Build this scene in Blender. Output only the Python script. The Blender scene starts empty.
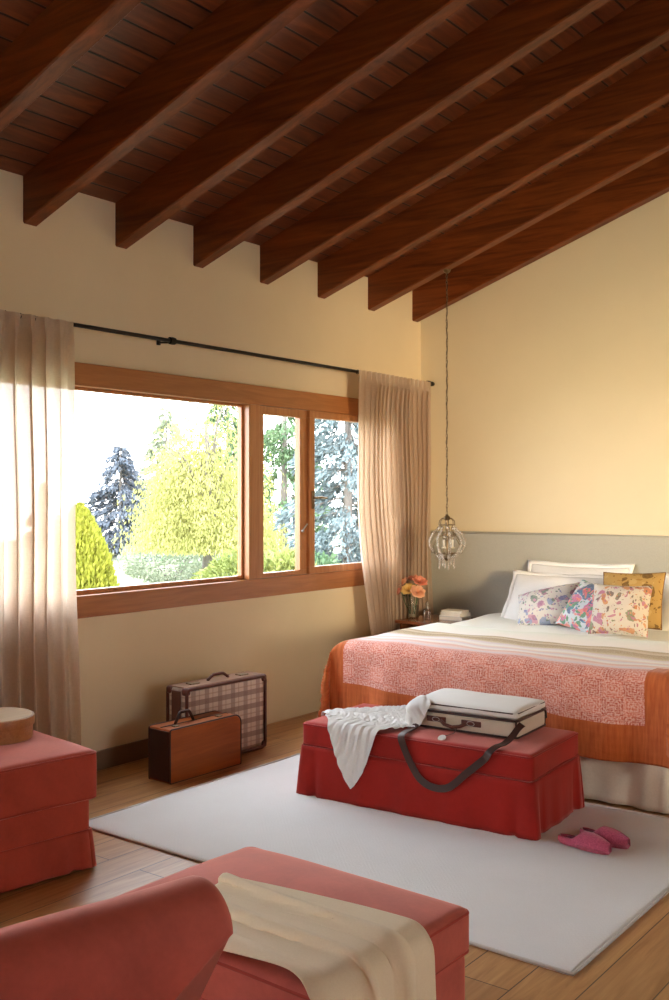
import bpy, bmesh, math, random
import numpy as np
from mathutils import Vector, Matrix, noise as mnoise
random.seed(7); rng = np.random.default_rng(7)
SC = bpy.context.scene
COL = SC.collection
PI = math.pi

# ------------------------------------------------------------------ scene tree helpers
def tag(o, label=None, cat=None, group=None, kind=None):
    if label: o['label'] = label
    if cat: o['category'] = cat
    if group: o['group'] = group
    if kind: o['kind'] = kind
    return o
def empty(name, loc=(0, 0, 0), rz=0.0, **k):
    o = bpy.data.objects.new(name, None); COL.objects.link(o)
    o.empty_display_size = .1; o.location = loc; o.rotation_euler = (0, 0, rz)
    return tag(o, **k)
def link(name, me, mat=None, parent=None, smooth=True, **k):
    o = bpy.data.objects.new(name, me); COL.objects.link(o)
    if mat is not None and not me.materials: me.materials.append(mat)
    if smooth:
        me.polygons.foreach_set('use_smooth', [True] * len(me.polygons))
    if parent is not None: o.parent = parent
    return tag(o, **k)
def copy_tree(o, parent=None):
    c = o.copy(); COL.objects.link(c)
    if parent is not None: c.parent = parent
    for ch in list(o.children): copy_tree(ch, c)
    return c

# ------------------------------------------------------------------ mesh helpers
class MB:
    def __init__(s): s.v = []; s.f = []
    def add(s, vs, fs, M=None):
        n = len(s.v)
        if M is not None: vs = [tuple(M @ Vector(p)) for p in vs]
        s.v += [tuple(p) for p in vs]; s.f += [tuple(i + n for i in f) for f in fs]; return s
    def box(s, c, d, bev=0.0, M=None, seg=2):
        if bev <= 0:
            x, y, z = d[0]/2, d[1]/2, d[2]/2
            vs = [(c[0]+i*x, c[1]+j*y, c[2]+k*z) for i in (-1, 1) for j in (-1, 1) for k in (-1, 1)]
            fs = [(0,1,3,2),(4,6,7,5),(0,4,5,1),(2,3,7,6),(0,2,6,4),(1,5,7,3)]
            return s.add(vs, fs, M)
        bm = bmesh.new(); bmesh.ops.create_cube(bm, size=1)
        for v in bm.verts: v.co = Vector((v.co.x*d[0]+c[0], v.co.y*d[1]+c[1], v.co.z*d[2]+c[2]))
        bmesh.ops.bevel(bm, geom=bm.edges[:], offset=min(bev, min(d)*.49), segments=seg, profile=.5, affect='EDGES')
        bm.verts.index_update()
        vs = [tuple(v.co) for v in bm.verts]; fs = [tuple(v.index for v in f.verts) for f in bm.faces]; bm.free()
        return s.add(vs, fs, M)
    def tube(s, pts, r, n=8, closed=False, cap=True, M=None):
        P = [Vector(p) for p in pts]; m = len(P)
        R = r if isinstance(r, (list, tuple)) else [r]*m
        vs = []; up = None
        for i in range(m):
            a = P[(i-1) % m] if (closed or i > 0) else P[i]; b = P[(i+1) % m] if (closed or i < m-1) else P[i]
            t = (b-a).normalized() if (b-a).length > 1e-9 else Vector((0, 0, 1))
            if up is None:
                up = t.orthogonal().normalized()
            up = (up - t*up.dot(t))
            up = up.normalized() if up.length > 1e-6 else t.orthogonal().normalized()
            w = t.cross(up)
            for k in range(n):
                a2 = 2*PI*k/n; vs.append(P[i] + (up*math.cos(a2)+w*math.sin(a2))*R[i])
        fs = []
        for i in range(m if closed else m-1):
            j = (i+1) % m
            for k in range(n):
                fs.append((i*n+k, i*n+(k+1) % n, j*n+(k+1) % n, j*n+k))
        if cap and not closed:
            fs.append(tuple(range(n-1, -1, -1))); fs.append(tuple((m-1)*n+k for k in range(n)))
        return s.add(vs, fs, M)
    def ribbon(s, pts, nrm, w, th, M=None):          # flat strap following pts; nrm = outward normals
        P = [Vector(p) for p in pts]; m = len(P); vs = []
        for i in range(m):
            t = (P[min(i+1, m-1)]-P[max(i-1, 0)]).normalized(); nn = Vector(nrm[i]).normalized()
            b = t.cross(nn).normalized()
            for (q, e) in ((-w/2, 0), (w/2, 0), (w/2, th), (-w/2, th)): vs.append(P[i]+b*q+nn*e)
        fs = [(i*4+k, i*4+(k+1) % 4, i*4+4+(k+1) % 4, i*4+4+k) for i in range(m-1) for k in range(4)]
        fs += [(3, 2, 1, 0), tuple((m-1)*4+k for k in range(4))]
        return s.add(vs, fs, M)
    def lathe(s, prof, n=24, c=(0, 0, 0), M=None):
        vs = []; m = len(prof)
        for (r, z) in prof:
            for k in range(n):
                a = 2*PI*k/n; vs.append((c[0]+r*math.cos(a), c[1]+r*math.sin(a), c[2]+z))
        fs = [(i*n+k, i*n+(k+1) % n, (i+1)*n+(k+1) % n, (i+1)*n+k) for i in range(m-1) for k in range(n)]
        if prof[0][0] > 1e-4: fs.append(tuple(range(n-1, -1, -1)))
        if prof[-1][0] > 1e-4: fs.append(tuple((m-1)*n+k for k in range(n)))
        return s.add(vs, fs, M)
    def ball(s, c, r, n=8, sc=(1, 1, 1), M=None):
        vs = []; fs = []
        m = n//2+1
        for i in range(m+1):
            th = PI*i/m
            for k in range(n):
                a = 2*PI*k/n
                vs.append((c[0]+r*sc[0]*math.sin(th)*math.cos(a), c[1]+r*sc[1]*math.sin(th)*math.sin(a), c[2]+r*sc[2]*math.cos(th)))
        for i in range(m):
            for k in range(n): fs.append((i*n+k, (i+1)*n+k, (i+1)*n+(k+1) % n, i*n+(k+1) % n))
        return s.add(vs, fs, M)
    def mesh(s, name):
        me = bpy.data.meshes.new(name); me.from_pydata(s.v, [], s.f); me.update()
        bm = bmesh.new(); bm.from_mesh(me); bmesh.ops.recalc_face_normals(bm, faces=bm.faces[:]); bm.to_mesh(me); bm.free()
        return me
    def build(s, name, mat, parent=None, smooth=False, **k):
        return link(name, s.mesh(name), mat, parent, smooth, **k)

def auto_smooth(o, deg=40):
    me = o.data
    bm = bmesh.new(); bm.from_mesh(me)
    for f in bm.faces: f.smooth = True
    for e in bm.edges:
        if len(e.link_faces) == 2 and e.calc_face_angle(0) > math.radians(deg): e.smooth = False
    bm.to_mesh(me); bm.free(); return o

def soft_box(name, size, r, puff=(0, 0, 0), n=14, mat=None, parent=None, loc=(0, 0, 0), wob=0.0, seed=0, pinch=0.0, sag=0.0, **k):
    """upholstery block: rounded box whose faces bulge; loc is the centre of its bottom"""
    sx, sy, sz = size
    bm = bmesh.new(); bmesh.ops.create_cube(bm, size=2)
    bmesh.ops.subdivide_edges(bm, edges=bm.edges[:], cuts=n, use_grid_fill=True)
    h = Vector((sx/2, sy/2, sz/2)); inner = Vector([max(a-r, 1e-4) for a in h])
    for v in bm.verts:
        q = v.co.copy()
        # pack samples towards edges so the rounding is smooth
        w = Vector([math.copysign(1-(1-abs(c))**1.35, c) if abs(c) < 1 else c for c in q])
        p = Vector((w.x*h.x, w.y*h.y, w.z*h.z))
        c = Vector([max(-inner[i], min(inner[i], p[i])) for i in range(3)])
        d = p-c
        if d.length > 1e-9: p = c+d.normalized()*r
        fx, fy, fz = max(0, 1-(p.x/h.x)**2), max(0, 1-(p.y/h.y)**2), max(0, 1-(p.z/h.z)**2)
        p.x += math.copysign(puff[0]*fy*fz, p.x) if abs(p.x) > inner.x*.8 else 0
        p.y += math.copysign(puff[1]*fx*fz, p.y) if abs(p.y) > inner.y*.8 else 0
        if p.z > 0: p.z += puff[2]*(fx*fy)**.6
        else: p.z -= sag*(fx*fy)**.6
        if wob:
            p += Vector([mnoise.noise(Vector((p.x*4+seed, p.y*4+7*j, p.z*4)))*wob for j in range(3)])
        v.co = p+Vector((loc[0], loc[1], loc[2]+sz/2))
    me = bpy.data.meshes.new(name); bm.to_mesh(me); bm.free()
    return link(name, me, mat, parent, True, **k)

def grid_mesh(name, P, uv=None, thick=0.0):
    """P: (nu,nv,3) array -> mesh with UVs; thick adds a second face behind"""
    nu, nv = P.shape[:2]
    vs = P.reshape(-1, 3).tolist()
    fs = [(i*nv+j, (i+1)*nv+j, (i+1)*nv+j+1, i*nv+j+1) for i in range(nu-1) for j in range(nv-1)]
    me = bpy.data.meshes.new(name); me.from_pydata(vs, [], fs); me.update()
    if uv is not None:
        L = me.uv_layers.new(name='UVMap'); U = uv.reshape(-1, 2)
        idx = np.zeros(len(me.loops), dtype=np.int32); me.loops.foreach_get('vertex_index', idx)
        L.data.foreach_set('uv', U[idx].astype(np.float32).ravel())
    return me

def solidify(o, t, off=0.0):
    m = o.modifiers.new('thick', 'SOLIDIFY'); m.thickness = t; m.offset = off; return o
def subsurf(o, l=1):
    m = o.modifiers.new('sub', 'SUBSURF'); m.levels = l; m.render_levels = l; return o

# ------------------------------------------------------------------ cloth relaxation (position based, numpy)
def drape(P, rest_u, rest_v, boxes, steps=160, iters=6, g=-9.8, dt=.012, fric=.6, pins=None, th=.006, damp=.985, kb=.12):
    P = P.copy(); V = np.zeros_like(P); P0 = P.copy()
    nu, nv = P.shape[:2]; dg = math.hypot(rest_u, rest_v)
    def con(a, b, L, k):
        d = b-a; l = np.linalg.norm(d, axis=-1, keepdims=True)+1e-9
        c = d/l*(l-L)*.5*k; return c
    def solve():
        for (ax, rest, k, st) in ((0, rest_u, 1, 1), (1, rest_v, 1, 1), (0, rest_u*2, kb, 2), (1, rest_v*2, kb, 2)):
            N = P.shape[ax]
            for par in range(2*st):
                if par >= N-st: continue
                ia = np.arange(par, N-st, 2*st)
                if len(ia) == 0: continue
                ib = ia+st
                if ax == 0:
                    c = con(P[ia], P[ib], rest, k); P[ia] += c; P[ib] -= c
                else:
                    c = con(P[:, ia], P[:, ib], rest, k); P[:, ia] += c; P[:, ib] -= c
        for par in (0, 1):
            a = P[par:-1:2, :-1]; b = P[par+1::2, 1:]; m = min(a.shape[0], b.shape[0])
            c = con(a[:m], b[:m], dg, .4); a[:m] += c; b[:m] -= c
            a = P[par:-1:2, 1:]; b = P[par+1::2, :-1]; m = min(a.shape[0], b.shape[0])
            c = con(a[:m], b[:m], dg, .4); a[:m] += c; b[:m] -= c
    def collide(old):
        for (c, h, ang, r) in boxes:
            ca, sa = math.cos(ang), math.sin(ang)
            X = P-np.array(c); x = X[..., 0]*ca+X[..., 1]*sa; y = -X[..., 0]*sa+X[..., 1]*ca; z = X[..., 2]
            L = np.stack([x, y, z], -1); hh = np.array(h)-r
            cl = np.clip(L, -hh, hh); d = L-cl; dist = np.linalg.norm(d, axis=-1)
            R = r+th
            out = (dist > 1e-7) & (dist < R)
            nl = L.copy()
            nl[out] = cl[out]+d[out]/dist[out][:, None]*R
            ins = dist <= 1e-7
            if ins.any():
                pen = (hh+R)-np.abs(L[ins]); pen[:, 2] = np.where(L[ins][:, 2] > 0, pen[:, 2]*.6, 9)
                a = pen.argmin(1); q = L[ins].copy(); k = np.arange(len(a))
                q[k, a] = np.where(q[k, a] >= 0, 1, -1)*(hh+R)[a]; nl[ins] = q
            hit = out | ins
            W = np.stack([nl[..., 0]*ca-nl[..., 1]*sa, nl[..., 0]*sa+nl[..., 1]*ca, nl[..., 2]], -1)+np.array(c)
            mv = W[hit]-old[hit]
            P[hit] = W[hit]-mv*fric*np.array([1, 1, .3])
        P[..., 2] = np.maximum(P[..., 2], th)
    for s in range(steps):
        old = P.copy()
        V *= damp; V[..., 2] += g*dt
        P += V*dt
        for _ in range(iters):
            solve()
            if pins is not None: P[pins] = P0[pins]
        collide(old)
        V = (P-old)/dt
        sp = np.linalg.norm(V, axis=-1, keepdims=True); V *= np.minimum(1, 2.0/(sp+1e-9))
    return P

# ------------------------------------------------------------------ materials
class NT:
    def __init__(s, name):
        s.m = bpy.data.materials.new(name); s.m.use_nodes = True; s.t = s.m.node_tree; s.n = s.t.nodes
        s.b = s.n['Principled BSDF']; s.out = s.n['Material Output']; s._o = {}
    def N(s, ty, **k):
        n = s.n.new('ShaderNode'+ty)
        for a, v in k.items(): setattr(n, a, v)
        return n
    def L(s, a, b): s.t.links.new(a, b); return s
    def set(s, **k):
        for a, v in k.items():
            i = s.b.inputs[a.replace('_', ' ')]
            if isinstance(v, bpy.types.NodeSocket): s.L(v, i)
            else: i.default_value = (*v, 1) if isinstance(v, tuple) and len(v) == 3 else v
        return s
    def coord(s, kind='Object', scale=(1, 1, 1), rot=(0, 0, 0), loc=(0, 0, 0)):
        c = s.N('TexCoord'); m = s.N('Mapping'); m.inputs['Scale'].default_value = scale
        m.inputs['Rotation'].default_value = rot; m.inputs['Location'].default_value = loc
        s.L(c.outputs[kind], m.inputs['Vector']); return m.outputs[0]
    def noise(s, vec, scale=5, detail=4, rough=.55, dist=0):
        n = s.N('TexNoise'); n.inputs['Scale'].default_value = scale; n.inputs['Detail'].default_value = detail
        n.inputs['Roughness'].default_value = rough; n.inputs['Distortion'].default_value = dist
        if vec is not None: s.L(vec, n.inputs['Vector'])
        return n.outputs['Fac']
    def ramp(s, fac, stops, interp='LINEAR'):
        r = s.N('ValToRGB'); r.color_ramp.interpolation = interp
        e = r.color_ramp.elements
        while len(e) > 1: e.remove(e[-1])
        for i, (p, c) in enumerate(stops):
            x = e[0] if i == 0 else e.new(p)
            x.position = p; x.color = (*c, 1) if isinstance(c, tuple) else (c, c, c, 1)
        s.L(fac, r.inputs[0]); return r.outputs[0]
    def mix(s, fac, a, b, mode='MIX'):
        n = s.N('Mix', data_type='RGBA', blend_type=mode)
        for sock, v in ((n.inputs[0], fac), (n.inputs[6], a), (n.inputs[7], b)):
            if isinstance(v, bpy.types.NodeSocket): s.L(v, sock)
            elif isinstance(v, tuple): sock.default_value = (*v, 1)
            else: sock.default_value = v
        return n.outputs[2]
    def math(s, op, a, b=0.0, c=0.0, clamp=False):
        n = s.N('Math', operation=op); n.use_clamp = clamp
        for i, v in enumerate((a, b, c)):
            if isinstance(v, bpy.types.NodeSocket): s.L(v, n.inputs[i])
            else: n.inputs[i].default_value = v
        return n.outputs[0]
    def sep(s, vec):
        n = s.N('SeparateXYZ'); s.L(vec, n.inputs[0]); return n.outputs
    def bump(s, h, st=.3, dist=.01):
        n = s.N('Bump'); n.inputs['Strength'].default_value = st; n.inputs['Distance'].default_value = dist
        s.L(h, n.inputs['Height']); s.L(n.outputs[0], s.b.inputs['Normal']); return s
    def translucent(s, col, f=.4, transp=0.0):
        tr = s.N('BsdfTranslucent'); mx = s.N('MixShader')
        if isinstance(col, bpy.types.NodeSocket): s.L(col, tr.inputs[0])
        else: tr.inputs[0].default_value = (*col, 1)
        mx.inputs[0].default_value = f
        s.L(s.b.outputs[0], mx.inputs[1]); s.L(tr.outputs[0], mx.inputs[2]); last = mx.outputs[0]
        if transp:
            tp = s.N('BsdfTransparent'); m2 = s.N('MixShader'); m2.inputs[0].default_value = transp
            s.L(last, m2.inputs[1]); s.L(tp.outputs[0], m2.inputs[2]); last = m2.outputs[0]
        s.L(last, s.out.inputs[0]); return s

def lin(r, g, b):
    f = lambda c: (c/255/12.92) if c/255 <= .04045 else ((c/255+.055)/1.055)**2.4
    return (f(r), f(g), f(b))

def m_plain(name, col, rough=.6, metal=0.0, **k):
    n = NT(name); n.set(Base_Color=col, Roughness=rough, Metallic=metal, **k)
    v = n.noise(n.coord(), 14, 3); n.set(Base_Color=n.mix(.16, col, n.mix(v, (0, 0, 0), tuple(min(1, c*1.6) for c in col)), 'MIX'))
    return n.m
def m_velvet(name, col, seed=0):
    n = NT(name); v = n.coord(loc=(seed, 0, 0))
    a = n.noise(v, 3.2, 5, .6, .6); b = n.noise(v, 60, 3)
    c = n.mix(n.ramp(a, [(.3, 0.0), (.7, 1.0)]), tuple(x*.72 for x in col), tuple(min(1, x*1.18) for x in col))
    c = n.mix(.25, c, n.mix(b, tuple(x*.6 for x in col), tuple(min(1, x*1.3) for x in col)))
    n.set(Base_Color=c, Roughness=.78, Sheen_Weight=.65, Sheen_Roughness=.4, Specular_IOR_Level=.2)
    n.b.inputs['Sheen Tint'].default_value = (1, .50, .42, 1)
    n.bump(n.noise(v, 220, 2), .12, .002); return n.m
def m_wood(name, dark, light, axis=0, rough=.35, scale=1.0, spec=.5, coat=0.0, knots=True):
    n = NT(name); sc = [9*scale, 9*scale, 9*scale]; sc[axis] = .7*scale
    v = n.coord(scale=tuple(sc)); a = n.noise(v, 2.2, 7, .62, 1.2)
    sc2 = [60*scale]*3; sc2[axis] = 2*scale
    b = n.noise(n.coord(scale=tuple(sc2)), 1, 3)
    c = n.ramp(a, [(.28, dark), (.52, tuple((x+y)/2 for x, y in zip(dark, light))), (.75, light)])
    c = n.mix(.3, c, n.mix(b, tuple(x*.6 for x in dark), light))
    if knots:
        s3 = [3.5*scale]*3; s3[axis] = 1.1*scale
        w = n.N('TexVoronoi'); w.inputs['Scale'].default_value = 1.0; n.L(n.coord(scale=tuple(s3)), w.inputs['Vector'])
        k = n.ramp(w.outputs['Distance'], [(0.0, 1.0), (.05, .7), (.09, 0.0)])
        c = n.mix(n.math('MULTIPLY', k, .8), c, tuple(x*.35 for x in dark))
    n.set(Base_Color=c, Roughness=n.math('ADD', n.math('MULTIPLY', b, .12), rough-.06), Specular_IOR_Level=spec, Coat_Weight=coat, Coat_Roughness=.15)
    n.bump(b, .12, .003); return n.m

M = {}
# plaster walls: warm cream, slight trowel mottling
n = NT('plaster_cream'); v = n.coord()
a = n.noise(v, 1.3, 5, .6); b = n.noise(v, 35, 3)
n.set(Base_Color=n.mix(a, lin(220, 200, 162), lin(232, 214, 178)), Roughness=.85); n.bump(n.math('ADD', n.math('MULTIPLY', a, .8), n.math('MULTIPLY', b, .2)), .12, .01); M['plaster'] = n.m
n = NT('plaster_yellow'); v = n.coord()
a = n.noise(v, 1.1, 5, .6); b = n.noise(v, 35, 3)
n.set(Base_Color=n.mix(a, lin(217, 203, 170), lin(230, 216, 184)), Roughness=.85); n.bump(n.math('ADD', n.math('MULTIPLY', a, .8), n.math('MULTIPLY', b, .2)), .12, .01); M['plaster_back'] = n.m
M['baseboard'] = m_plain('taupe_baseboard', lin(120, 98, 76), .5)
# floor: wide oak boards along y
n = NT('oak_floor'); v = n.coord(rot=(0, 0, PI/2))
br = n.N('TexBrick'); br.offset = .37; br.inputs['Scale'].default_value = 1.0
br.inputs['Brick Width'].default_value = 2.1; br.inputs['Row Height'].default_value = .19
br.inputs['Mortar Size'].default_value = .0022; br.inputs['Mortar Smooth'].default_value = .1
br.inputs['Color1'].default_value = (0, 0, 0, 1); br.inputs['Color2'].default_value = (1, 1, 1, 1); br.inputs['Mortar'].default_value = (.5, .5, .5, 1)
br.inputs['Bias'].default_value = 0
n.L(v, br.inputs['Vector'])
g = n.noise(n.coord(scale=(14, 1.0, 8)), 1.6, 7, .6, 1.4); fine = n.noise(n.coord(scale=(90, 3, 10)), 1, 3)
c = n.ramp(g, [(.25, lin(150, 100, 52)), (.5, lin(188, 138, 84)), (.78, lin(214, 168, 112))])
c = n.mix(n.math('MULTIPLY', br.outputs[0], .35), c, lin(148, 98, 56))
c = n.mix(n.math('MULTIPLY', fine, .25), c, lin(130, 84, 46))
w = n.N('TexVoronoi'); n.L(n.coord(scale=(2.6, .9, 1)), w.inputs['Vector']); w.inputs['Scale'].default_value = 1.0
c = n.mix(n.math('MULTIPLY', n.ramp(w.outputs['Distance'], [(0, 1.0), (.04, .6), (.07, 0.0)]), .7), c, lin(84, 50, 26))
c = n.mix(br.outputs['Fac'], c, lin(62, 38, 20))
n.set(Base_Color=c, Roughness=n.math('ADD', n.math('MULTIPLY', fine, .14), .3), Specular_IOR_Level=.55)
n.bump(n.math('SUBTRACT', n.math('MULTIPLY', fine, .15), br.outputs['Fac']), .35, .004); M['floor'] = n.m
# ceiling boards run along y, one board every .117 m up the slope
n = NT('ceiling_boards'); v = n.coord()
x = n.sep(v)[0]; fx = n.math('FRACT', n.math('DIVIDE', n.math('ADD', x, 10.03), .1165)); idn = n.math('FLOOR', n.math('DIVIDE', n.math('ADD', x, 10.03), .1165))
wn = n.N('TexWhiteNoise', noise_dimensions='1D'); n.L(idn, wn.inputs['W'])
g = n.noise(n.coord(scale=(10, 1.1, 10)), 2.0, 6, .6, 1.0)
c = n.ramp(g, [(.25, lin(80, 36, 18)), (.55, lin(120, 62, 32)), (.8, lin(150, 84, 44))])
c = n.mix(n.math('MULTIPLY', wn.outputs[0], .45), c, lin(78, 38, 20))
w = n.N('TexVoronoi'); n.L(n.coord(scale=(7, 2.2, 1)), w.inputs['Vector']); w.inputs['Scale'].default_value = 1.0
c = n.mix(n.math('MULTIPLY', n.ramp(w.outputs['Distance'], [(0, 1.0), (.06, .6), (.1, 0.0)]), .8), c, lin(30, 14, 8))
groove = n.ramp(fx, [(0, 1.0), (.075, 1.0), (.11, 0.0), (1, 0.0)])
c = n.mix(groove, c, lin(24, 12, 8))
n.set(Base_Color=c, Roughness=.45); n.bump(n.math('SUBTRACT', 1.0, groove), .6, .008); M['ceil'] = n.m
M['beam'] = m_wood('dark_stained_beam', lin(58, 26, 12), lin(146, 76, 34), 0, .38, .8, .22)
M['winwood'] = m_wood('honey_window_wood', lin(150, 88, 42), lin(190, 124, 70), 1, .32, 1.2, .5, .2, knots=False)
M['winwood_v'] = m_wood('honey_window_wood_upright', lin(156, 94, 50), lin(198, 136, 84), 2, .32, 1.2, .5, .2, knots=False)
M['black'] = m_plain('black_iron', (.018, .016, .015), .42, .6)
M['brass'] = m_plain('aged_brass', (.20, .14, .08), .35, .9)
M['steel'] = m_plain('brushed_steel', (.45, .43, .40), .3, .9)
# thin window glass: clear with a mirror reflection by angle
n = NT('window_glass'); tp = n.N('BsdfTransparent'); gl = n.N('BsdfGlossy'); gl.inputs['Roughness'].default_value = .02
fr = n.N('LayerWeight'); fr.inputs[0].default_value = .5; mx = n.N('MixShader')
fac = n.math('ADD', n.math('MULTIPLY', n.math('POWER', fr.outputs['Facing'], 5.0), .5), .02)
n.L(fac, mx.inputs[0]); n.L(tp.outputs[0], mx.inputs[1]); n.L(gl.outputs[0], mx.inputs[2]); n.L(mx.outputs[0], n.out.inputs[0]); M['pane'] = n.m
n = NT('clear_glass'); n.set(Base_Color=(.96, .98, .97), Roughness=.03, Transmission_Weight=1.0, IOR=1.45); M['glass'] = n.m
n = NT('crystal'); n.set(Base_Color=(.95, .93, .90), Roughness=.04, Transmission_Weight=.85, IOR=1.55, Specular_IOR_Level=.8); M['crystal'] = n.m
# linen curtain
n = NT('linen_curtain'); v = n.coord('UV', scale=(1, 1, 1))
wv = n.noise(n.coord('UV', scale=(300, 40, 1)), 1, 2); wh = n.noise(n.coord('UV', scale=(40, 300, 1)), 1, 2)
wvv = n.math('MULTIPLY', n.math('ADD', wv, wh), .5)
c = n.mix(wvv, lin(198, 176, 154), lin(234, 216, 196)); n.set(Base_Color=c, Roughness=.9, Specular_IOR_Level=.1); n.bump(wvv, .1, .002)
n.translucent(c, .46, .05); M['linen'] = n.m
def m_cloth(name, c0, c1, scale=160, bump=.2, transl=0.0, wr=0.0):
    n = NT(name); v = n.coord(); w = n.noise(v, scale, 2); l = n.noise(v, 3, 4)
    c = n.mix(n.math('ADD', n.math('MULTIPLY', w, .5), n.math('MULTIPLY', l, .5)), c0, c1)
    n.set(Base_Color=c, Roughness=.88, Specular_IOR_Level=.15, Sheen_Weight=.1)
    h = w
    if wr:
        cr = n.noise(n.coord(scale=(1, 1, 1)), 9, 4, .6, 1.5); h = n.math('ADD', n.math('MULTIPLY', w, .1), n.math('MULTIPLY', cr, wr))
    n.bump(h, bump, .006 if not wr else .02)
    if transl: n.translucent(c, transl)
    return n.m
M['white'] = m_cloth('white_cotton', lin(232, 232, 230), lin(250, 250, 248), 160, .25, 0, .8)
M['duvet'] = m_cloth('white_duvet', lin(226, 232, 226), lin(246, 248, 242), 120, .35, 0, 1.0)
M['shirt'] = m_cloth('white_gauze', lin(225, 222, 216), lin(248, 246, 242), 200, .3, .15, .6)
M['throw'] = m_cloth('cream_wool', lin(226, 204, 168), lin(246, 230, 200), 180, .2, 0, .3)
M['skirtlinen'] = m_cloth('natural_linen_valance', lin(200, 190, 176), lin(230, 222, 210), 90, .3, 0, .5)
M['head'] = m_cloth('grey_linen_headboard', lin(162, 160, 148), lin(186, 184, 172), 120, .2)
M['red'] = m_velvet('red_velvet', lin(162, 34, 26), 0)
M['coral'] = m_velvet('coral_velvet', lin(192, 96, 82), 5)
M['coral2'] = m_velvet('coral_velvet_stool', lin(178, 74, 58), 9)
M['piping_c'] = m_velvet('coral_piping', lin(170, 66, 54), 2)
M['piping_r'] = m_velvet('red_piping', lin(150, 36, 32), 3)
# rug: off white flat weave with a faint diagonal relief
n = NT('rug_weave'); v = n.coord()
s = n.sep(n.coord(rot=(0, 0, PI/4)))
ch = n.N('TexChecker'); ch.inputs['Scale'].default_value = 14; n.L(v, ch.inputs['Vector'])
d1 = n.math('SINE', n.math('MULTIPLY', s[0], 420)); d2 = n.math('SINE', n.math('MULTIPLY', s[1], 420))
d = n.mix(ch.outputs['Fac'], d1, d2); big = n.noise(v, 2.2, 4); fine = n.noise(v, 260, 2)
c = n.mix(big, lin(226, 224, 221), lin(240, 239, 237)); c = n.mix(n.math('MULTIPLY', fine, .35), c, lin(190, 186, 180))
n.set(Base_Color=c, Roughness=.95, Specular_IOR_Level=.05); n.bump(n.math('ADD', n.math('MULTIPLY', d, .10), fine), .35, .003); M['rug'] = n.m
M['rug_edge'] = m_cloth('rug_binding', lin(196, 190, 182), lin(214, 208, 200), 140, .2)
# quilt, by cloth coordinates in metres: u across the bed (0..2.9), v from the head edge down to the foot hem
QW, QL = 2.785, 1.50
n = NT('patchwork_quilt'); tc = n.N('TexCoord'); uv = tc.outputs['UV']; s = n.sep(uv); U_, V_ = s[0], s[1]
wob = n.math('MULTIPLY', n.math('SUBTRACT', n.noise(uv, 2.2, 3), .5), .05); Vw = n.math('ADD', V_, wob)
P1, P2, OR, O2, TAN, MINT = lin(210, 118, 98), lin(230, 166, 146), lin(206, 114, 62), lin(176, 86, 42), lin(158, 130, 86), lin(222, 230, 218)
LAV, WH = lin(214, 196, 200), lin(236, 230, 222)
st = n.ramp(n.math('DIVIDE', Vw, QL), [(0, MINT), (.20, WH), (.245, WH), (.255, TAN), (.30, lin(206, 186, 148)), (.315, TAN), (.37, lin(172, 146, 100)), (.40, lin(206, 186, 148)), (.41, LAV), (.46, WH), (.50, lin(226, 190, 172)), (.505, LAV), (.55, WH), (.575, lin(222, 160, 140)), (.60, lin(230, 196, 184)), (.635, LAV), (.655, P2), (.66, P1), (1, P1)])
# fine drawn squares on the pink field
def frac(a, p): return n.math('FRACT', n.math('DIVIDE', a, p))
fu, fv = frac(U_, .11), frac(V_, .085)
cu = n.math('ABSOLUTE', n.math('SUBTRACT', fu, .5)); cv = n.math('ABSOLUTE', n.math('SUBTRACT', fv, .5)); cm = n.math('MAXIMUM', cu, cv)
rings = n.math('GREATER_THAN', n.math('SINE', n.math('MULTIPLY', cm, 52)), .35)
ch = n.N('TexChecker'); ch.inputs['Scale'].default_value = 1; mp = n.N('Mapping'); mp.inputs['Scale'].default_value = (1/.11, 1/.085, 1); n.L(uv, mp.inputs[0]); n.L(mp.outputs[0], ch.inputs['Vector'])
speck = n.ramp(n.noise(uv, 95, 2), [(.45, 0.0), (.6, 1.0)])
pf = n.mix(n.math('MULTIPLY', ch.outputs['Fac'], .6), P1, lin(184, 84, 66))
pf = n.mix(n.math('MULTIPLY', rings, .48), pf, lin(238, 190, 172)); pf = n.mix(n.math('MULTIPLY', speck, .45), pf, lin(240, 200, 184))
field = n.math('GREATER_THAN', n.math('DIVIDE', Vw, QL), .66)
c = n.mix(n.math('MULTIPLY', field, 1.0), st, pf)
c = n.mix(n.math('MULTIPLY', speck, .18), c, lin(250, 240, 232))
on = n.mix(n.ramp(n.noise(n.coord('UV', scale=(60, 6, 1)), 1, 3), [(.3, 0.0), (.7, 1.0)]), O2, OR)
bl = n.math('LESS_THAN', U_, .47); br_ = n.math('GREATER_THAN', U_, QW-.48); bb = n.math('GREATER_THAN', V_, QL-.185)
bv = n.math('GREATER_THAN', Vw, QL*.60)
side = n.math('MULTIPLY', n.math('MAXIMUM', bl, br_), bv)
c = n.mix(n.math('MAXIMUM', side, bb), c, on)
n.set(Base_Color=c, Roughness=.88, Sheen_Weight=.15, Specular_IOR_Level=.15)
wr = n.noise(n.coord('UV', scale=(1, 2.2, 1)), 5, 4, .6, 1.2)
stitch = n.math('ADD', n.math('SINE', n.math('MULTIPLY', U_, 57*2)), n.math('SINE', n.math('MULTIPLY', V_, 74*2)))
n.bump(n.math('ADD', n.math('MULTIPLY', stitch, .06), n.math('MULTIPLY', wr, .8)), .45, .012); M['quilt'] = n.m
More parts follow.
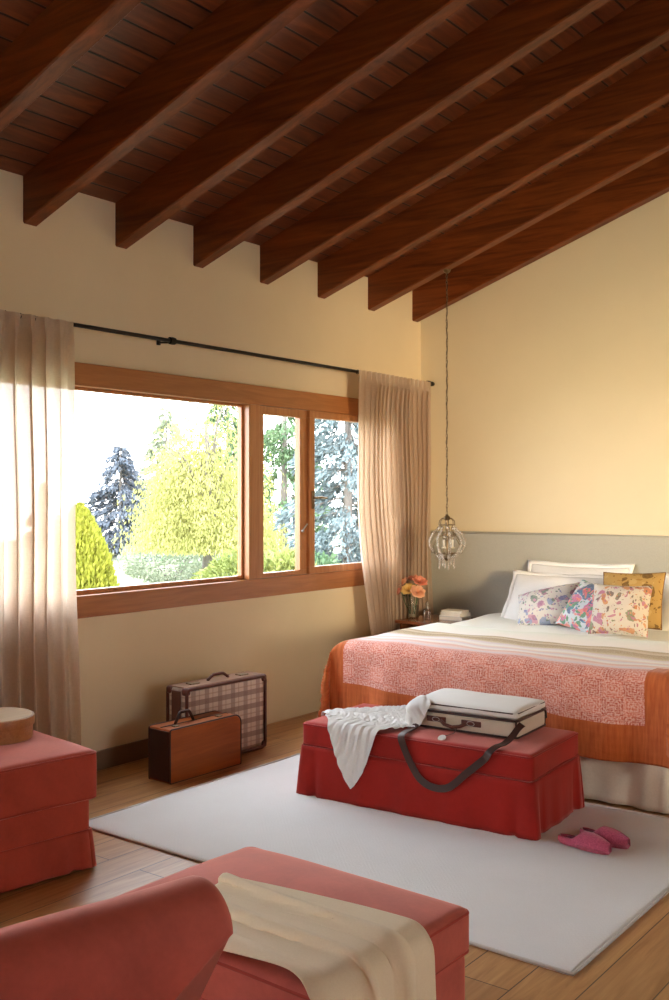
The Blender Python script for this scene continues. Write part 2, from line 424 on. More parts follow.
# floral prints
def m_floral(name, base, cols, scale=14, seed=0, dens=.46):
    n = NT(name); v = n.coord(loc=(seed, seed*.7, 0)); nz = n.N('TexNoise'); nz.inputs['Scale'].default_value = 12; n.L(v, nz.inputs['Vector'])
    vv = n.N('VectorMath', operation='ADD'); sc = n.N('VectorMath', operation='SCALE'); n.L(nz.outputs['Color'], sc.inputs[0]); sc.inputs['Scale'].default_value = .10
    n.L(v, vv.inputs[0]); n.L(sc.outputs[0], vv.inputs[1]); c = base
    for i, (k, dn) in enumerate(((scale*.7, dens*.9), (scale*1.3, dens*.9), (scale*2.4, dens*.85), (scale*4.2, dens*.8))):
        w = n.N('TexVoronoi'); w.inputs['Scale'].default_value = k; n.L(vv.outputs[0], w.inputs['Vector'])
        h = n.sep(w.outputs['Color'])
        cr = n.ramp(h[0], [(j/len(cols), cc) for j, cc in enumerate(cols)], 'CONSTANT')
        has = n.math('GREATER_THAN', h[1], .42)
        pet = n.math('LESS_THAN', w.outputs['Distance'], n.math('MULTIPLY', n.math('ADD', h[2], .35), dn))
        mk = n.math('MULTIPLY', n.math('MULTIPLY', has, pet), .95)
        cc = n.mix(n.math('MULTIPLY', n.noise(v, 60, 2), .45), cr, base)
        c = n.mix(mk, c, cc)
    n.set(Base_Color=c, Roughness=.85, Specular_IOR_Level=.15); n.bump(n.noise(v, 200, 2), .15, .002); return n.m
M['floral_blue'] = m_floral('floral_lilac_blue', lin(204, 198, 190), [lin(96, 98, 150), lin(150, 90, 130), lin(120, 140, 180), lin(180, 120, 150), lin(84, 110, 100)], 13, 1)
M['floral_bright'] = m_floral('floral_teal_coral', lin(206, 212, 214), [lin(30, 110, 150), lin(226, 90, 80), lin(60, 140, 80), lin(200, 80, 130), lin(40, 70, 120), lin(240, 130, 110)], 11, 4, .6)
M['floral_rust'] = m_floral('floral_rust_pink', lin(202, 192, 178), [lin(178, 98, 44), lin(160, 80, 110), lin(190, 120, 60), lin(96, 110, 70), lin(170, 90, 130), lin(84, 60, 60)], 15, 8)
M['mustard'] = m_floral('mustard_print', lin(176, 142, 84), [lin(150, 112, 56), lin(92, 66, 34), lin(190, 160, 104)], 12, 3, .35)
M['mustard_rev'] = m_cloth('brown_cushion_back', lin(96, 62, 36), lin(130, 90, 54), 90)
# luggage
n = NT('tweed_plaid'); s = n.sep(n.coord())
def stripe(a, p, w0, w1, off=0.0):
    f = n.math('FRACT', n.math('ADD', n.math('DIVIDE', a, p), off)); return n.math('MULTIPLY', n.math('GREATER_THAN', f, w0), n.math('LESS_THAN', f, w1))
Y_, Z_ = n.math('ADD', s[1], n.math('MULTIPLY', s[0], 1.0)), s[2]
c = lin(206, 190, 172)
br1, br2 = lin(112, 78, 66), lin(150, 112, 92)
v1 = stripe(Y_, .105, .05, .38); v2 = stripe(Y_, .105, .62, .70); h1 = stripe(Z_, .085, .05, .42); h2 = stripe(Z_, .085, .66, .76)
c = n.mix(n.math('MULTIPLY', v1, .6), c, br1); c = n.mix(n.math('MULTIPLY', v2, .5), c, br2)
c = n.mix(n.math('MULTIPLY', h1, .75), c, br1); c = n.mix(n.math('MULTIPLY', h2, .5), c, br2)
c = n.mix(n.math('MULTIPLY', n.noise(n.coord(), 240, 2), .3), c, lin(230, 220, 206))
n.set(Base_Color=c, Roughness=.8); M['plaid'] = n.m
M['leather_d'] = m_plain('dark_brown_leather', lin(58, 28, 20), .42)
M['leather_r'] = m_plain('oxblood_leather', lin(92, 44, 32), .4)
M['case_tan'] = m_wood('worn_tan_fibreboard', lin(128, 62, 22), lin(172, 92, 36), 1, .5, 1.0, .2, 0, knots=False)
M['case_top'] = m_plain('tan_canvas_top', lin(150, 112, 88), .6)
M['canvas'] = m_cloth('cream_canvas', lin(196, 182, 160), lin(220, 208, 188), 200, .2)
M['canvas_lid'] = m_cloth('pale_canvas_lid', lin(216, 214, 208), lin(238, 236, 230), 200, .2, 0, .3)
n = NT('pink_felt'); v = n.coord(); c = n.mix(n.noise(v, 150, 3), lin(132, 26, 56), lin(224, 106, 138)); n.set(Base_Color=c, Roughness=.95, Sheen_Weight=.3); n.bump(n.noise(v, 160, 3), .5, .004); M['felt'] = n.m
M['felt_in'] = m_plain('dark_wine_lining', lin(76, 16, 34), .9)
M['boxwood'] = m_wood('round_box_wood', lin(150, 92, 46), lin(190, 132, 78), 0, .4, 2.0, .4, knots=False)
M['lidwood'] = m_wood('pale_maple_lid', lin(206, 180, 146), lin(226, 204, 172), 1, .4, 1.6, .4, knots=False)
M['nswood'] = m_wood('cherry_nightstand', lin(120, 64, 36), lin(160, 96, 58), 0, .22, 1.2, .6, .3, knots=False)
M['chairleg'] = m_wood('dark_chair_leg', lin(50, 26, 14), lin(86, 48, 26), 2, .35, 2, .5, knots=False)
M['stem'] = m_plain('green_stem', lin(70, 110, 60), .5)
M['leaf'] = m_plain('rose_leaf', lin(60, 96, 50), .5)
M['petal_p'] = m_plain('peach_petal', lin(244, 186, 150), .6); M['petal_y'] = m_plain('yellow_petal', lin(248, 212, 130), .6); M['petal_k'] = m_plain('coral_petal', lin(238, 156, 128), .6)
M['paper'] = m_plain('book_pages', lin(232, 226, 214), .8)
M['cover_w'] = m_plain('white_book_cover', lin(226, 222, 212), .5); M['cover_b'] = m_plain('brown_book_cover', lin(140, 96, 70), .5); M['cover_g'] = m_plain('grey_book_cover', lin(176, 178, 176), .5)
M['candle'] = m_plain('ivory_candle', lin(236, 226, 206), .5)
n = NT('perfume'); n.set(Base_Color=(.9, .78, .74), Roughness=.05, Transmission_Weight=.9, IOR=1.36); M['perfume'] = n.m
n = NT('vase_water'); n.set(Base_Color=(.9, .97, .93), Roughness=.0, Transmission_Weight=1, IOR=1.33); M['water'] = n.m

# ------------------------------------------------------------------ the room
WX = -.225           # inner face of the window wall
BY = 7.18            # inner face of the back wall
RX, FY = 7.0, -1.6   # right wall, wall behind the camera
SL = .335            # roof pitch
def CZ(x): return 3.248+SL*(x-WX)
WY0, WY1, WZ0, WZ1 = 2.86, 6.74, .875, 2.298   # rough window opening

MB().box(((WX+RX)/2, (FY+BY)/2, -.06), (RX-WX+.8, BY-FY+.8, .12)).build('floor', M['floor'], kind='structure')
def slab_y(name, y0, y1, x0, x1, holes, mat, **k):     # wall in an xz plane following the sloping ceiling
    mb = MB(); xs = sorted({x0, x1, *[h[0] for h in holes], *[h[1] for h in holes]})
    for a, b in zip(xs, xs[1:]):
        cut = [h for h in holes if h[0] <= a+1e-6 and h[1] >= b-1e-6]
        segs = [(-.1, None)]
        if cut: segs = [(-.1, cut[0][2]), (cut[0][3], None)]
        for z0, z1 in segs:
            za, zb = (CZ(a)+.05, CZ(b)+.05) if z1 is None else (z1, z1)
            vs = [(a, y0, z0), (b, y0, z0), (b, y1, z0), (a, y1, z0), (a, y0, za), (b, y0, zb), (b, y1, zb), (a, y1, za)]
            mb.add(vs, [(0, 3, 2, 1), (4, 5, 6, 7), (0, 1, 5, 4), (2, 3, 7, 6), (1, 2, 6, 5), (0, 4, 7, 3)])
    return mb.build(name, mat, kind='structure', **k)
def slab_x(name, x0, x1, y0, y1, z1, hole, mat):
    mb = MB(); h = hole
    def bx(a, b, c, d): mb.box(((x0+x1)/2, (a+b)/2, (c+d)/2), (x1-x0, b-a, d-c))
    ya = y0
    for h in sorted(hole):
        bx(ya, h[0], -.1, z1); bx(h[0], h[1], -.1, h[2]); bx(h[0], h[1], h[3], z1); ya = h[1]
    bx(ya, y1, -.1, z1)
    return mb.build(name, mat, kind='structure')
L_OPEN = (-1.1, 1.7, WZ0, WZ1)  # unseen opening, added to brighten the foreground seating
slab_x('wall_left', WX-.18, WX, FY-.3, BY+.3, CZ(WX)+.03, [(WY0, WY1, WZ0, WZ1), L_OPEN], M['plaster'])
slab_y('wall_back', BY, BY+.3, WX, RX+.3, [], M['plaster_back'])
R_OPEN = (2.3, 3.9, .9, 2.2); F_OPEN = (5.2, 6.2, .9, 2.0)  # unseen right and rear openings, added for interior fill
slab_x('wall_right', RX, RX+.3, FY-.3, BY+.3, CZ(RX)+.03, [R_OPEN], M['plaster'])
slab_y('wall_front', FY-.3, FY, WX, RX+.3, [F_OPEN], M['plaster'])
mb = MB(); a, b = WX-.4, RX+.4
vs = [(a, FY-.3, CZ(a)), (b, FY-.3, CZ(b)), (b, BY+.3, CZ(b)), (a, BY+.3, CZ(a))]
vs += [(x, y, z+.14) for x, y, z in vs]
mb.add(vs, [(0, 1, 2, 3), (7, 6, 5, 4), (0, 4, 5, 1), (1, 5, 6, 2), (2, 6, 7, 3), (3, 7, 4, 0)]); mb.build('ceiling', M['ceil'], kind='structure')
MB().box((WX+.009, (FY+4.7)/2, .055), (.018, 4.7-FY, .11), .004).build('baseboard_left', M['baseboard'], kind='structure')
MB().box((RX-.009, (FY+BY)/2, .055), (.018, BY-FY, .11), .004).build('baseboard_right', M['baseboard'], kind='structure')
MB().box(((WX+RX)/2, BY-.009, .055), (RX-WX-.04, .018, .11), .004).build('baseboard_back', M['baseboard'], kind='structure')

# beams
names = ['',
 'dark roof beam cut off by the upper left corner of the picture',
 'dark roof beam ending on the wall above the left curtain, nearest whole one',
 'dark roof beam whose end sits left of the rod joint, above the big window pane',
 'dark roof beam whose end sits over the middle of the big window pane',
 'dark roof beam whose end sits above the narrow middle window pane',
 'dark roof beam whose end sits above the right window pane with the handle',
 'dark roof beam that the pendant chain hangs from',
 'dark roof beam running along the back wall, furthest from the camera']
bw, bh = .09, .252
for k in range(-1, 7):
    y0 = 3.285+.6275*k
    mb = MB(); xa, xb = WX-.02, RX+.02; ch = .007
    prof = [(y0, bh), (y0, ch), (y0+ch, 0), (y0+bw-ch, 0), (y0+bw, ch), (y0+bw, bh)]
    vs = [(x, y, 2.998+SL*(x-WX)+z) for x in (xa, xb) for y, z in prof]; m = len(prof)
    mb.add(vs, [(i, (i+1) % m, m+(i+1) % m, m+i) for i in range(m)]+[tuple(range(m)), tuple(range(2*m-1, m-1, -1))])
    mb.build('ceiling_beam', M['beam'], label=names[k+2], cat='beam', group='roof beams')

# window with one wide fixed light, one narrow light and a casement with the handle
w1 = empty('window_1', (0, 0, 0), kind='structure')
xi = WX+.022
def rail(name, y0, y1, z0, z1, x0, x1, mat, parent=w1, bev=.004, **k):
    return MB().box(((x0+x1)/2, (y0+y1)/2, (z0+z1)/2), (x1-x0, y1-y0, z1-z0), bev).build(name, mat, parent, **k)
rail('window_frame', WY0, WY1, 2.168, WZ1, WX-.08, xi, M['winwood'])
rail('window_sill', WY0, WY1, WZ0, 1.000, WX-.08, xi+.004, M['winwood'])
rail('window_jamb', WY0, WY0+.10, 1.0, 2.168, WX-.08, xi, M['winwood_v'])
rail('window_jamb', WY1-.10, WY1, 1.0, 2.168, WX-.08, xi, M['winwood_v'])
rail('window_mullion', 5.037, 5.145, 1.0, 2.168, WX-.08, xi, M['winwood_v'])
def sash(y0, y1, z0, z1, x0, x1, t, tb, tl, tr, name='window_sash'):
    mb = MB()
    mb.box(((x0+x1)/2, (y0+y1)/2, z1-t/2), (x1-x0, y1-y0, t), .003); mb.box(((x0+x1)/2, (y0+y1)/2, z0+tb/2), (x1-x0, y1-y0, tb), .003)
    mb.box(((x0+x1)/2, y0+tl/2, (z0+tb+z1-t)/2), (x1-x0, tl, z1-z0-t-tb), .002); mb.box(((x0+x1)/2, y1-tr/2, (z0+tb+z1-t)/2), (x1-x0, tr, z1-z0-t-tb), .002)
    s = mb.build(name, M['winwood_v'], w1)
    MB().box(((x0+x1)/2-.005, (y0+tl+y1-tr)/2, (z0+tb+z1-t)/2), (.005, y1-y0-tl-tr+.01, z1-z0-t-tb+.01)).build('glass_pane', M['pane'], s)
    return s
sash(WY0+.10, 5.035, 1.0, 2.168, WX-.065, WX-.03, .018, .026, .03, .018, 'fixed_light')
sash(5.147, 5.655, 1.002, 2.166, WX-.035, WX+.012, .055, .032, .045, .075)
s3 = sash(5.657, WY1-.102, 1.002, 2.166, WX-.02, WX+.036, .05, .05, .06, .06)
h = MB(); h.box((WX+.043, 5.69, 1.53), (.012, .026, .13), .004); h.tube([(WX+.05, 5.69, 1.545), (WX+.085, 5.69, 1.545)], .009, 10)
h.tube([(WX+.083, 5.685, 1.545), (WX+.087, 5.74, 1.547), (WX+.084, 5.80, 1.542)], [.009, .009, .007], 10)
auto_smooth(h.build('window_handle', M['brass'], s3))
h = MB(); h.tube([(WX+.02, 5.60, 1.31), (WX+.035, 5.605, 1.335), (WX+.04, 5.63, 1.36)], .006, 8); h.ball((WX+.02, 5.60, 1.31), .012)
auto_smooth(h.build('catch_hook', M['steel'], w1))
# glazing on the three unseen openings added to let in fill daylight
w2 = empty('fill_window_right', (0, 0, 0), kind='structure')
mb = MB(); y0, y1, z0, z1 = R_OPEN
for (a, b, c, d) in ((y0, y1, z0, z0+.09), (y0, y1, z1-.09, z1), (y0, y0+.09, z0, z1), (y1-.09, y1, z0, z1), ((y0+y1)/2-.05, (y0+y1)/2+.05, z0, z1)):
    mb.box((RX+.1, (a+b)/2, (c+d)/2), (.08, b-a, d-c), .004)
mb.build('window_frame', M['winwood_v'], w2); MB().box((RX+.1, (y0+y1)/2, (z0+z1)/2), (.006, y1-y0-.1, z1-z0-.1)).build('glass_pane', M['pane'], w2)
w4 = empty('fill_window_left', (0, 0, 0), kind='structure'); mb = MB(); y0, y1, z0, z1 = L_OPEN
for (a, b, c, d) in ((y0, y1, z0, z0+.12), (y0, y1, z1-.13, z1), (y0, y0+.10, z0, z1), (y1-.10, y1, z0, z1), ((y0+y1)/2-.05, (y0+y1)/2+.05, z0, z1)):
    mb.box((WX-.03, (a+b)/2, (c+d)/2), (.10, b-a, d-c), .003)
mb.build('window_frame', M['winwood_v'], w4); MB().box((WX-.05, (y0+y1)/2, (z0+z1)/2), (.005, y1-y0-.1, z1-z0-.1)).build('glass_pane', M['pane'], w4)
w3 = empty('fill_window_front', (0, 0, 0), kind='structure'); mb = MB(); x0, x1, z0, z1 = F_OPEN
for (a, b, c, d) in ((x0, x1, z0, z0+.09), (x0, x1, z1-.09, z1), (x0, x0+.09, z0, z1), (x1-.09, x1, z0, z1), ((x0+x1)/2-.05, (x0+x1)/2+.05, z0, z1)):
    mb.box(((a+b)/2, FY-.1, (c+d)/2), (b-a, .08, d-c), .004)
mb.build('window_frame', M['winwood_v'], w3); MB().box(((x0+x1)/2, FY-.1, (z0+z1)/2), (x1-x0-.1, .006, z1-z0-.1)).build('glass_pane', M['pane'], w3)

# ------------------------------------------------------------------ curtain rod and curtains
CX = WX+.125
rod = empty('curtain_rod', (CX, 4.9, 2.48), label='thin black iron curtain rod over the window', cat='curtain rod')
RZ = 2.482
t = MB(); t.tube([(0, -2.6, 0), (0, 2.25, 0)], .0115, 12); auto_smooth(t.build('rod', M['black'], rod))
for y in (-2.6, 2.25):
    f = MB(); f.lathe([(0, -.03), (.016, -.022), (.02, 0), (.016, .022), (0, .03)], 14, M=Matrix.Translation((0, y, 0)) @ Matrix.Rotation(PI/2, 4, 'X')); auto_smooth(f.build('finial', M['black'], rod))
for y in (-.66, -2.4, 2.2):
    f = MB(); f.box((-.117, y, 0), (.014, .026, .03), .004); f.tube([(-.11, y, 0), (-.04, y, -.006), (0, y, -.004)], .006, 8)
    f.lathe([(.0125, -.022), (.021, -.02), (.023, 0), (.021, .02), (.0125, .022)], 14, M=Matrix.Translation((0, y, 0)) @ Matrix.Rotation(PI/2, 4, 'X'))
    auto_smooth(f.build('bracket', M['black'], rod))

def curtain(yt0, yt1, yb0, yb1, nf, amp, label, seed, bottom_z=.012, ybulge=0.0, xb=0.0, fabric=1.0):
    root = empty('curtain', (CX, (yt0+yt1)/2, 0), label=label, cat='curtain')
    nu, nv = 420, 70; z1 = RZ-.008; z0 = bottom_z
    u = np.linspace(0, 1, nu)[:, None]; v = np.linspace(0, 1, nv)[None, :]     # v 0 top, 1 bottom
    r = np.random.default_rng(seed); jit = r.uniform(-.35, .35, 8)
    ph = nf*2*PI*u + sum(jit[i]*np.sin((i+1)*PI*u*1.7+i) for i in range(4))*(.4+v)*1.1
    fold = np.sin(ph)+.30*np.sin(2*ph+.7+1.2*v)+.16*np.sin(3.1*ph+2*v)
    pin = np.clip(v/.045, 0, 1)
    a = amp*(.34+.66*pin)*(1+.25*v)*(1+.35*np.sin(5*u*PI+seed))
    head = np.where(v < .045, 1.0, 0.0)
    ease = v**1.3
    y = (yt0+(yt1-yt0)*u)*(1-ease)+(yb0+(yb1-yb0)*u)*ease + ybulge*np.sin(PI*v)*(1-u)
    y = y+.25*amp*np.cos(ph*1.0+.8)*pin
    x = a*fold*.55 + .010*np.sin(3*v*PI+6*u) + xb*np.clip((v-.35)/.65, 0, 1)**1.5*np.clip(1-u*1.8, 0, 1)
    z = z1+.028*(v < -1)+(z0-z1)*v + 0*u
    z = z+.012*(v < .004)
    x = x+.030*np.exp(-v/.06)
    P = np.stack([x+0*v+.014, y-(yt0+yt1)/2, z+0*u], -1)
    uv = np.stack([u*(yt1-yt0)*2+0*v, v*2.4+0*u], -1)
    o = link('curtain_panel', grid_mesh('curtain_panel', P, uv), M['linen'], root)
    # header tape with gathered pinches
    t = MB(); hp = []
    for i in range(0, nu, 3):
        hp.append((float(P[i, 3, 0])+.003, float(P[i, 3, 1]), z1-.075))
    t.tube(hp, .0022, 6); t.build('heading_seam', M['linen'], root, True)
    n_r = max(5, int((yt1-yt0)/.085))
    for i in range(n_r):
        yy = yt0+(yt1-yt0)*(i+.5)/n_r-(yt0+yt1)/2
        q = MB(); q.tube([(math.cos(a3)*.015, yy, RZ-.004+math.sin(a3)*.015) for a3 in np.linspace(0, 2*PI, 15)[:-1]], .0025, 6, closed=True)
        q.build('curtain_ring', M['black'], root, True)
    return root
curtain(2.52, 3.48, 2.52, 3.53, 10, .06, 'pale linen curtain on the left of the window, glowing with daylight behind the coral pouffe', 3)
curtain(6.07, 7.06, 6.22, 7.09, 16, .060, 'pale linen curtain at the right end of the window beside the nightstand', 11, ybulge=-.02, xb=.12)

# ------------------------------------------------------------------ rug
def rug():
    root = empty('rug', (1.7, 3.95, 0), label='large off white woven rug covering the wooden floor in front of the bed', cat='rug')
    x0, x1, y0, y1 = .47, 2.97, 3.09, 4.86
    nx, ny = 120, 90
    X, Y = np.meshgrid(np.linspace(x0, x1, nx), np.linspace(y0, y1, ny), indexing='ij')
    Z = .011+.0012*np.sin(X*7+Y*3)+.001*np.sin(Y*11-X*2)
    e = np.minimum.reduce([X-x0, x1-X, Y-y0, y1-Y]); Z = Z-.006*np.exp(-e/.01)
    Yw = Y+.004*np.sin(X*6)*((Y-y0) < .02); Xw = X+.006*np.sin(Y*5)*((x1-X) < .02)
    P = np.stack([Xw-1.7, Yw-3.95, Z], -1)
    o = link('rug_field', grid_mesh('rug_field', P), M['rug'], root); solidify(o, .010, -1)
    b = MB(); c = [(x0, y0), (x1, y0), (x1, y1), (x0, y1)]; pts = []
    for i in range(4):
        a, d = c[i], c[(i+1) % 4]
        for k in range(30): f = k/30; pts.append((a[0]+(d[0]-a[0])*f-1.7, a[1]+(d[1]-a[1])*f-3.95, .0065))
    b.tube(pts, .0062, 6, closed=True); b.build('rug_binding', M['rug_edge'], root, True)
    return root
rug()

# ------------------------------------------------------------------ upholstered blocks
def rrect(sx, sy, r, n=7, z=0.0, per=24):
    pts = []
    for cx, cy, a0 in ((sx/2-r, sy/2-r, 0), (-sx/2+r, sy/2-r, PI/2), (-sx/2+r, -sy/2+r, PI), (sx/2-r, -sy/2+r, 1.5*PI)):
        for k in range(n): a = a0+PI/2*k/(n-1); pts.append((cx+r*math.cos(a), cy+r*math.sin(a), z))
    out = []
    for i, p in enumerate(pts):
        q = pts[(i+1) % len(pts)]; d = math.dist(p, q)
        m = max(1, int(d/.03))
        for k in range(m): out.append(tuple(p[j]+(q[j]-p[j])*k/m for j in range(3)))
    return out
def skirt_mesh(name, sx, sy, z0, z1, flare, pleat, mat, parent, wav=.004, r=.02, seed=0, **k):
    """fabric skirt hanging round a base: box pleats at the corners and a slight wave"""
    ring = rrect(sx, sy, r, 7, 0); nr = len(ring); nv = 12; P = np.zeros((nr+1, nv, 3))
    rs = random.Random(seed); ph = rs.random()*6
    for i in range(nr+1):
        x, y, _ = ring[i % nr]; fx, fy = abs(x)/(sx/2), abs(y)/(sy/2)
        nx, ny = (math.copysign(1, x), 0) if fx > fy else (0, math.copysign(1, y))
        if fx > .96 and fy > .93: l = math.hypot(x, y); nx, ny = x/l, y/l
        dc = math.hypot(sx/2-abs(x), sy/2-abs(y))
        pl = pleat*(math.exp(-((dc-.0)/.035)**2)*1.0-1.3*math.exp(-((dc-.085)/.018)**2))
        s = (x if fx < fy else y)
        for j in range(nv):
            f = j/(nv-1); off = flare*f+(pl*(f**.7))+wav*f*math.sin(s*23+ph)+wav*.6*f*math.sin(s*51+ph*2)
            P[i, j] = (x+nx*off, y+ny*off, z1+(z0-z1)*f)
    o = link(name, grid_mesh(name, P), mat, parent, True, **k); solidify(o, .008, -1); return o
def pouffe(name, label, loc, rz, sx, sy, top, cush, base_in, mat, pip, seam=True, wob=.004, puff=.02, seed=0, skirt_z=.17, cat='ottoman', flare=.006, pleat=.014):
    root = empty(name, (*loc, 0), rz, label=label, cat=cat)
    soft_box('cushion', (sx, sy, cush), .022, (.004, .004, puff), 26, mat, root, (0, 0, top-cush), wob, seed)
    p = MB(); zz = top-.012
    p.tube(rrect(sx-.004, sy-.004, .024, 7, zz), .0048, 7, closed=True); p.tube(rrect(sx-.004, sy-.004, .024, 7, top-cush+.012), .0045, 7, closed=True)
    p.build('piping', pip, root, True)
    bz = top-cush
    soft_box('base', (sx-2*base_in, sy-2*base_in, bz-.012), .018, (.003, .003, 0), 16, mat, root, (0, 0, .02), wob*.6, seed+3)
    skirt_mesh('skirt', sx-2*base_in+.006, sy-2*base_in+.006, .012, skirt_z, flare, pleat, mat, root, .004, .022, seed)
    p = MB(); p.tube(rrect(sx-2*base_in+.012, sy-2*base_in+.012, .024, 7, skirt_z), .004, 6, closed=True); p.build('seam_cord', pip, root, True)
    for ix in (-1, 1):
        for iy in (-1, 1):
            MB().box((ix*(sx/2-.09), iy*(sy/2-.09), .014), (.04, .04, .026), .004).build('foot', M['chairleg'], root)
    return root
# coral pouffe at the left edge, with the round wooden box
pouffe('ottoman', 'coral velvet ottoman at the left edge carrying a round wooden box', (.500, 2.448), math.radians(-8), .88, .80, .495, .205, .022, M['coral2'], M['piping_c'], seed=1, skirt_z=.165, puff=.012)
# foreground stool
pouffe('ottoman', 'coral velvet ottoman in the foreground with a cream throw across it', (2.578, 2.085), math.radians(-1), .815, .64, .45, .125, .008, M['coral'], M['piping_c'], seed=5, skirt_z=.16, puff=.022)
# red bench at the foot of the bed
BR = math.radians(3.6); BC = (1.625, 4.44); BT = .385
pouffe('storage_bench', 'red velvet storage bench with a pleated skirt at the foot of the bed', BC, BR, 1.275, .60, BT, .125, .004, M['red'], M['piping_r'], seed=8, skirt_z=.262, puff=.006, cat='bench', flare=.009, pleat=.017)

# round wooden box
rb = empty('round_box', (.50, 2.62, .503), label='round pale wooden lidded box on the coral ottoman', cat='box')
b = MB(); b.lathe([(0, 0), (.155, 0), (.160, .004), (.160, .070), (.156, .072)], 48); auto_smooth(b.build('box_body', M['boxwood'], rb))
b = MB(); b.lathe([(.150, .058), (.166, .060), (.167, .064), (.167, .094), (.165, .0985), (.160, .100), (0, .100)], 48); q = auto_smooth(b.build('lid', M['boxwood'], rb)); b = MB(); b.lathe([(0, .1003), (.157, .1003), (.157, .1025), (0, .1030)], 48); auto_smooth(b.build('lid_top', M['lidwood'], q, label='pale maple lid top'))

# ------------------------------------------------------------------ armchair in the foreground
AC = empty('armchair', (3.180, 1.10, 0), math.radians(-13), label='coral velvet armchair in the near left corner, its rolled arm towards us', cat='armchair')
def arm_mesh(xc, sgn):
    # profile in x,z: outward roll on top of a panel; swept along y from back (0) to front (1)
    prof = []
    rr = .098; zc = .625
    for k in range(24):
        a = math.radians(225)*k/23
        prof.append((-sgn*rr*math.cos(a), zc+rr*math.sin(a)))
    prof = [(-sgn*.088, .12), (-sgn*.092, .40), (-sgn*.096, .52)]+prof+[(-sgn*-.01, .52), (-sgn*.0, .40), (-sgn*.0, .12)]
    ny = 60; bm = bmesh.new(); rows = []
    cx = sum(p[0] for p in prof)/len(prof); cz = .58
    for j in range(ny):
        f = .5-.5*math.cos(PI*j/(ny-1)); y = -.42+.84*f
        e = 1.0; dd = min(f, 1-f)*.84
        if dd < .045: e = math.sqrt(max(0, 1-((.045-dd)/.045)**2))*.35+.65
        row = []
        for (x, z) in prof:
            nx = mnoise.noise(Vector((x*5, y*5, z*5)))*.005
            zz = z if z < .53 else cz+(z-cz)*e
            yy = min(y, .25) if z < .53 else y
            row.append(bm.verts.new((xc+x*(e if z >= .53 else 1)+nx, yy, zz+nx)))
        rows.append(row)
    m = len(prof)
    for j in range(ny-1):
        for i in range(m): bm.faces.new((rows[j][i], rows[j][(i+1) % m], rows[j+1][(i+1) % m], rows[j+1][i]))
    bm.faces.new(rows[0]); bm.faces.new(list(reversed(rows[-1])))
    bmesh.ops.recalc_face_normals(bm, faces=bm.faces[:])
    me = bpy.data.meshes.new('arm'); bm.to_mesh(me); bm.free(); return me
for sgn, xc in ((-1, -.50), (1, .50)):
    o = link('arm', arm_mesh(xc, sgn), M['coral'], AC); auto_smooth(o, 50)
soft_box('seat_base', (.94, .80, .20), .02, (0, 0, 0), 12, M['coral'], AC, (0, -.01, .12))
soft_box('seat_cushion', (.86, .70, .14), .035, (.005, .01, .02), 16, M['coral'], AC, (0, .05, .32), .004, 3)
bk = soft_box('backrest', (.94, .16, .55), .06, (.01, .03, .01), 16, M['coral'], AC, (0, -.40, .38), .006, 5); 
for ix in (-1, 1):
    for iy in (-1, 1):
        l = MB(); l.lathe([(.016, 0), (.026, .125)], 12, c=(ix*.44, iy*.35, 0)); auto_smooth(l.build('leg', M['chairleg'], AC))

# ------------------------------------------------------------------ bed
bed = empty('bed', (1.63, 6.0, 0), label='wide double bed with a natural linen valance under the orange quilt', cat='bed')
BX0, BX1, BY0, BY1 = .63, 2.63, 4.93, 7.08
soft_box('mattress', (1.98, 2.12, .30), .06, (0, 0, .01), 16, M['white'], bed, (0, (BY0+BY1)/2-6.0+.01, .335))
MB().box((0, (BY0+BY1)/2-6.0, .19), (1.90, 2.08, .28), .01).build('bed_base', M['skirtlinen'], bed)
# valance: gathered cloth round three sides
path = [(-1.0, 1.06), (-1.0, -1.07), (1.0, -1.07), (1.0, 1.06)]; pts = []; nrm = []
for (a, b), nn in zip(zip(path, path[1:]), ((-1, 0), (0, -1), (1, 0))):
    L_ = math.dist(a, b); m = int(L_/.012)
    for k in range(m): pts.append((a[0]+(b[0]-a[0])*k/m, a[1]+(b[1]-a[1])*k/m)); nrm.append(nn)
pts.append(path[-1]); nrm.append((1, 0)); P = np.zeros((len(pts), 16, 3)); s = 0
for i, (p, nn) in enumerate(zip(pts, nrm)):
    s += .012
    for j in range(16):
        f = j/15; off = f*(.014*math.sin(s*17+1.5*math.sin(s*2.3))+.009*math.sin(s*39+2)+.012)
        P[i, j] = (p[0]+nn[0]*off, p[1]+nn[1]*off, .40-(.388-.004*math.sin(s*9))*f)
o = link('valance', grid_mesh('valance', P), M['skirtlinen'], bed, True, label='natural linen valance'); solidify(o, .003)

hb = empty('headboard', (0, BY, 0), label='long grey linen headboard panel along the back wall behind the pillows and nightstand', cat='headboard')
MB().box((1.52, -.036, .64), (3.44, .068, 1.27), .012, seg=3).build('padded_panel', M['head'], hb, False)
t = MB(); t.tube([(-.19, -.07, 1.262), (3.225, -.07, 1.262)], .0045, 6); t.build('top_piping', M['head'], hb, True)

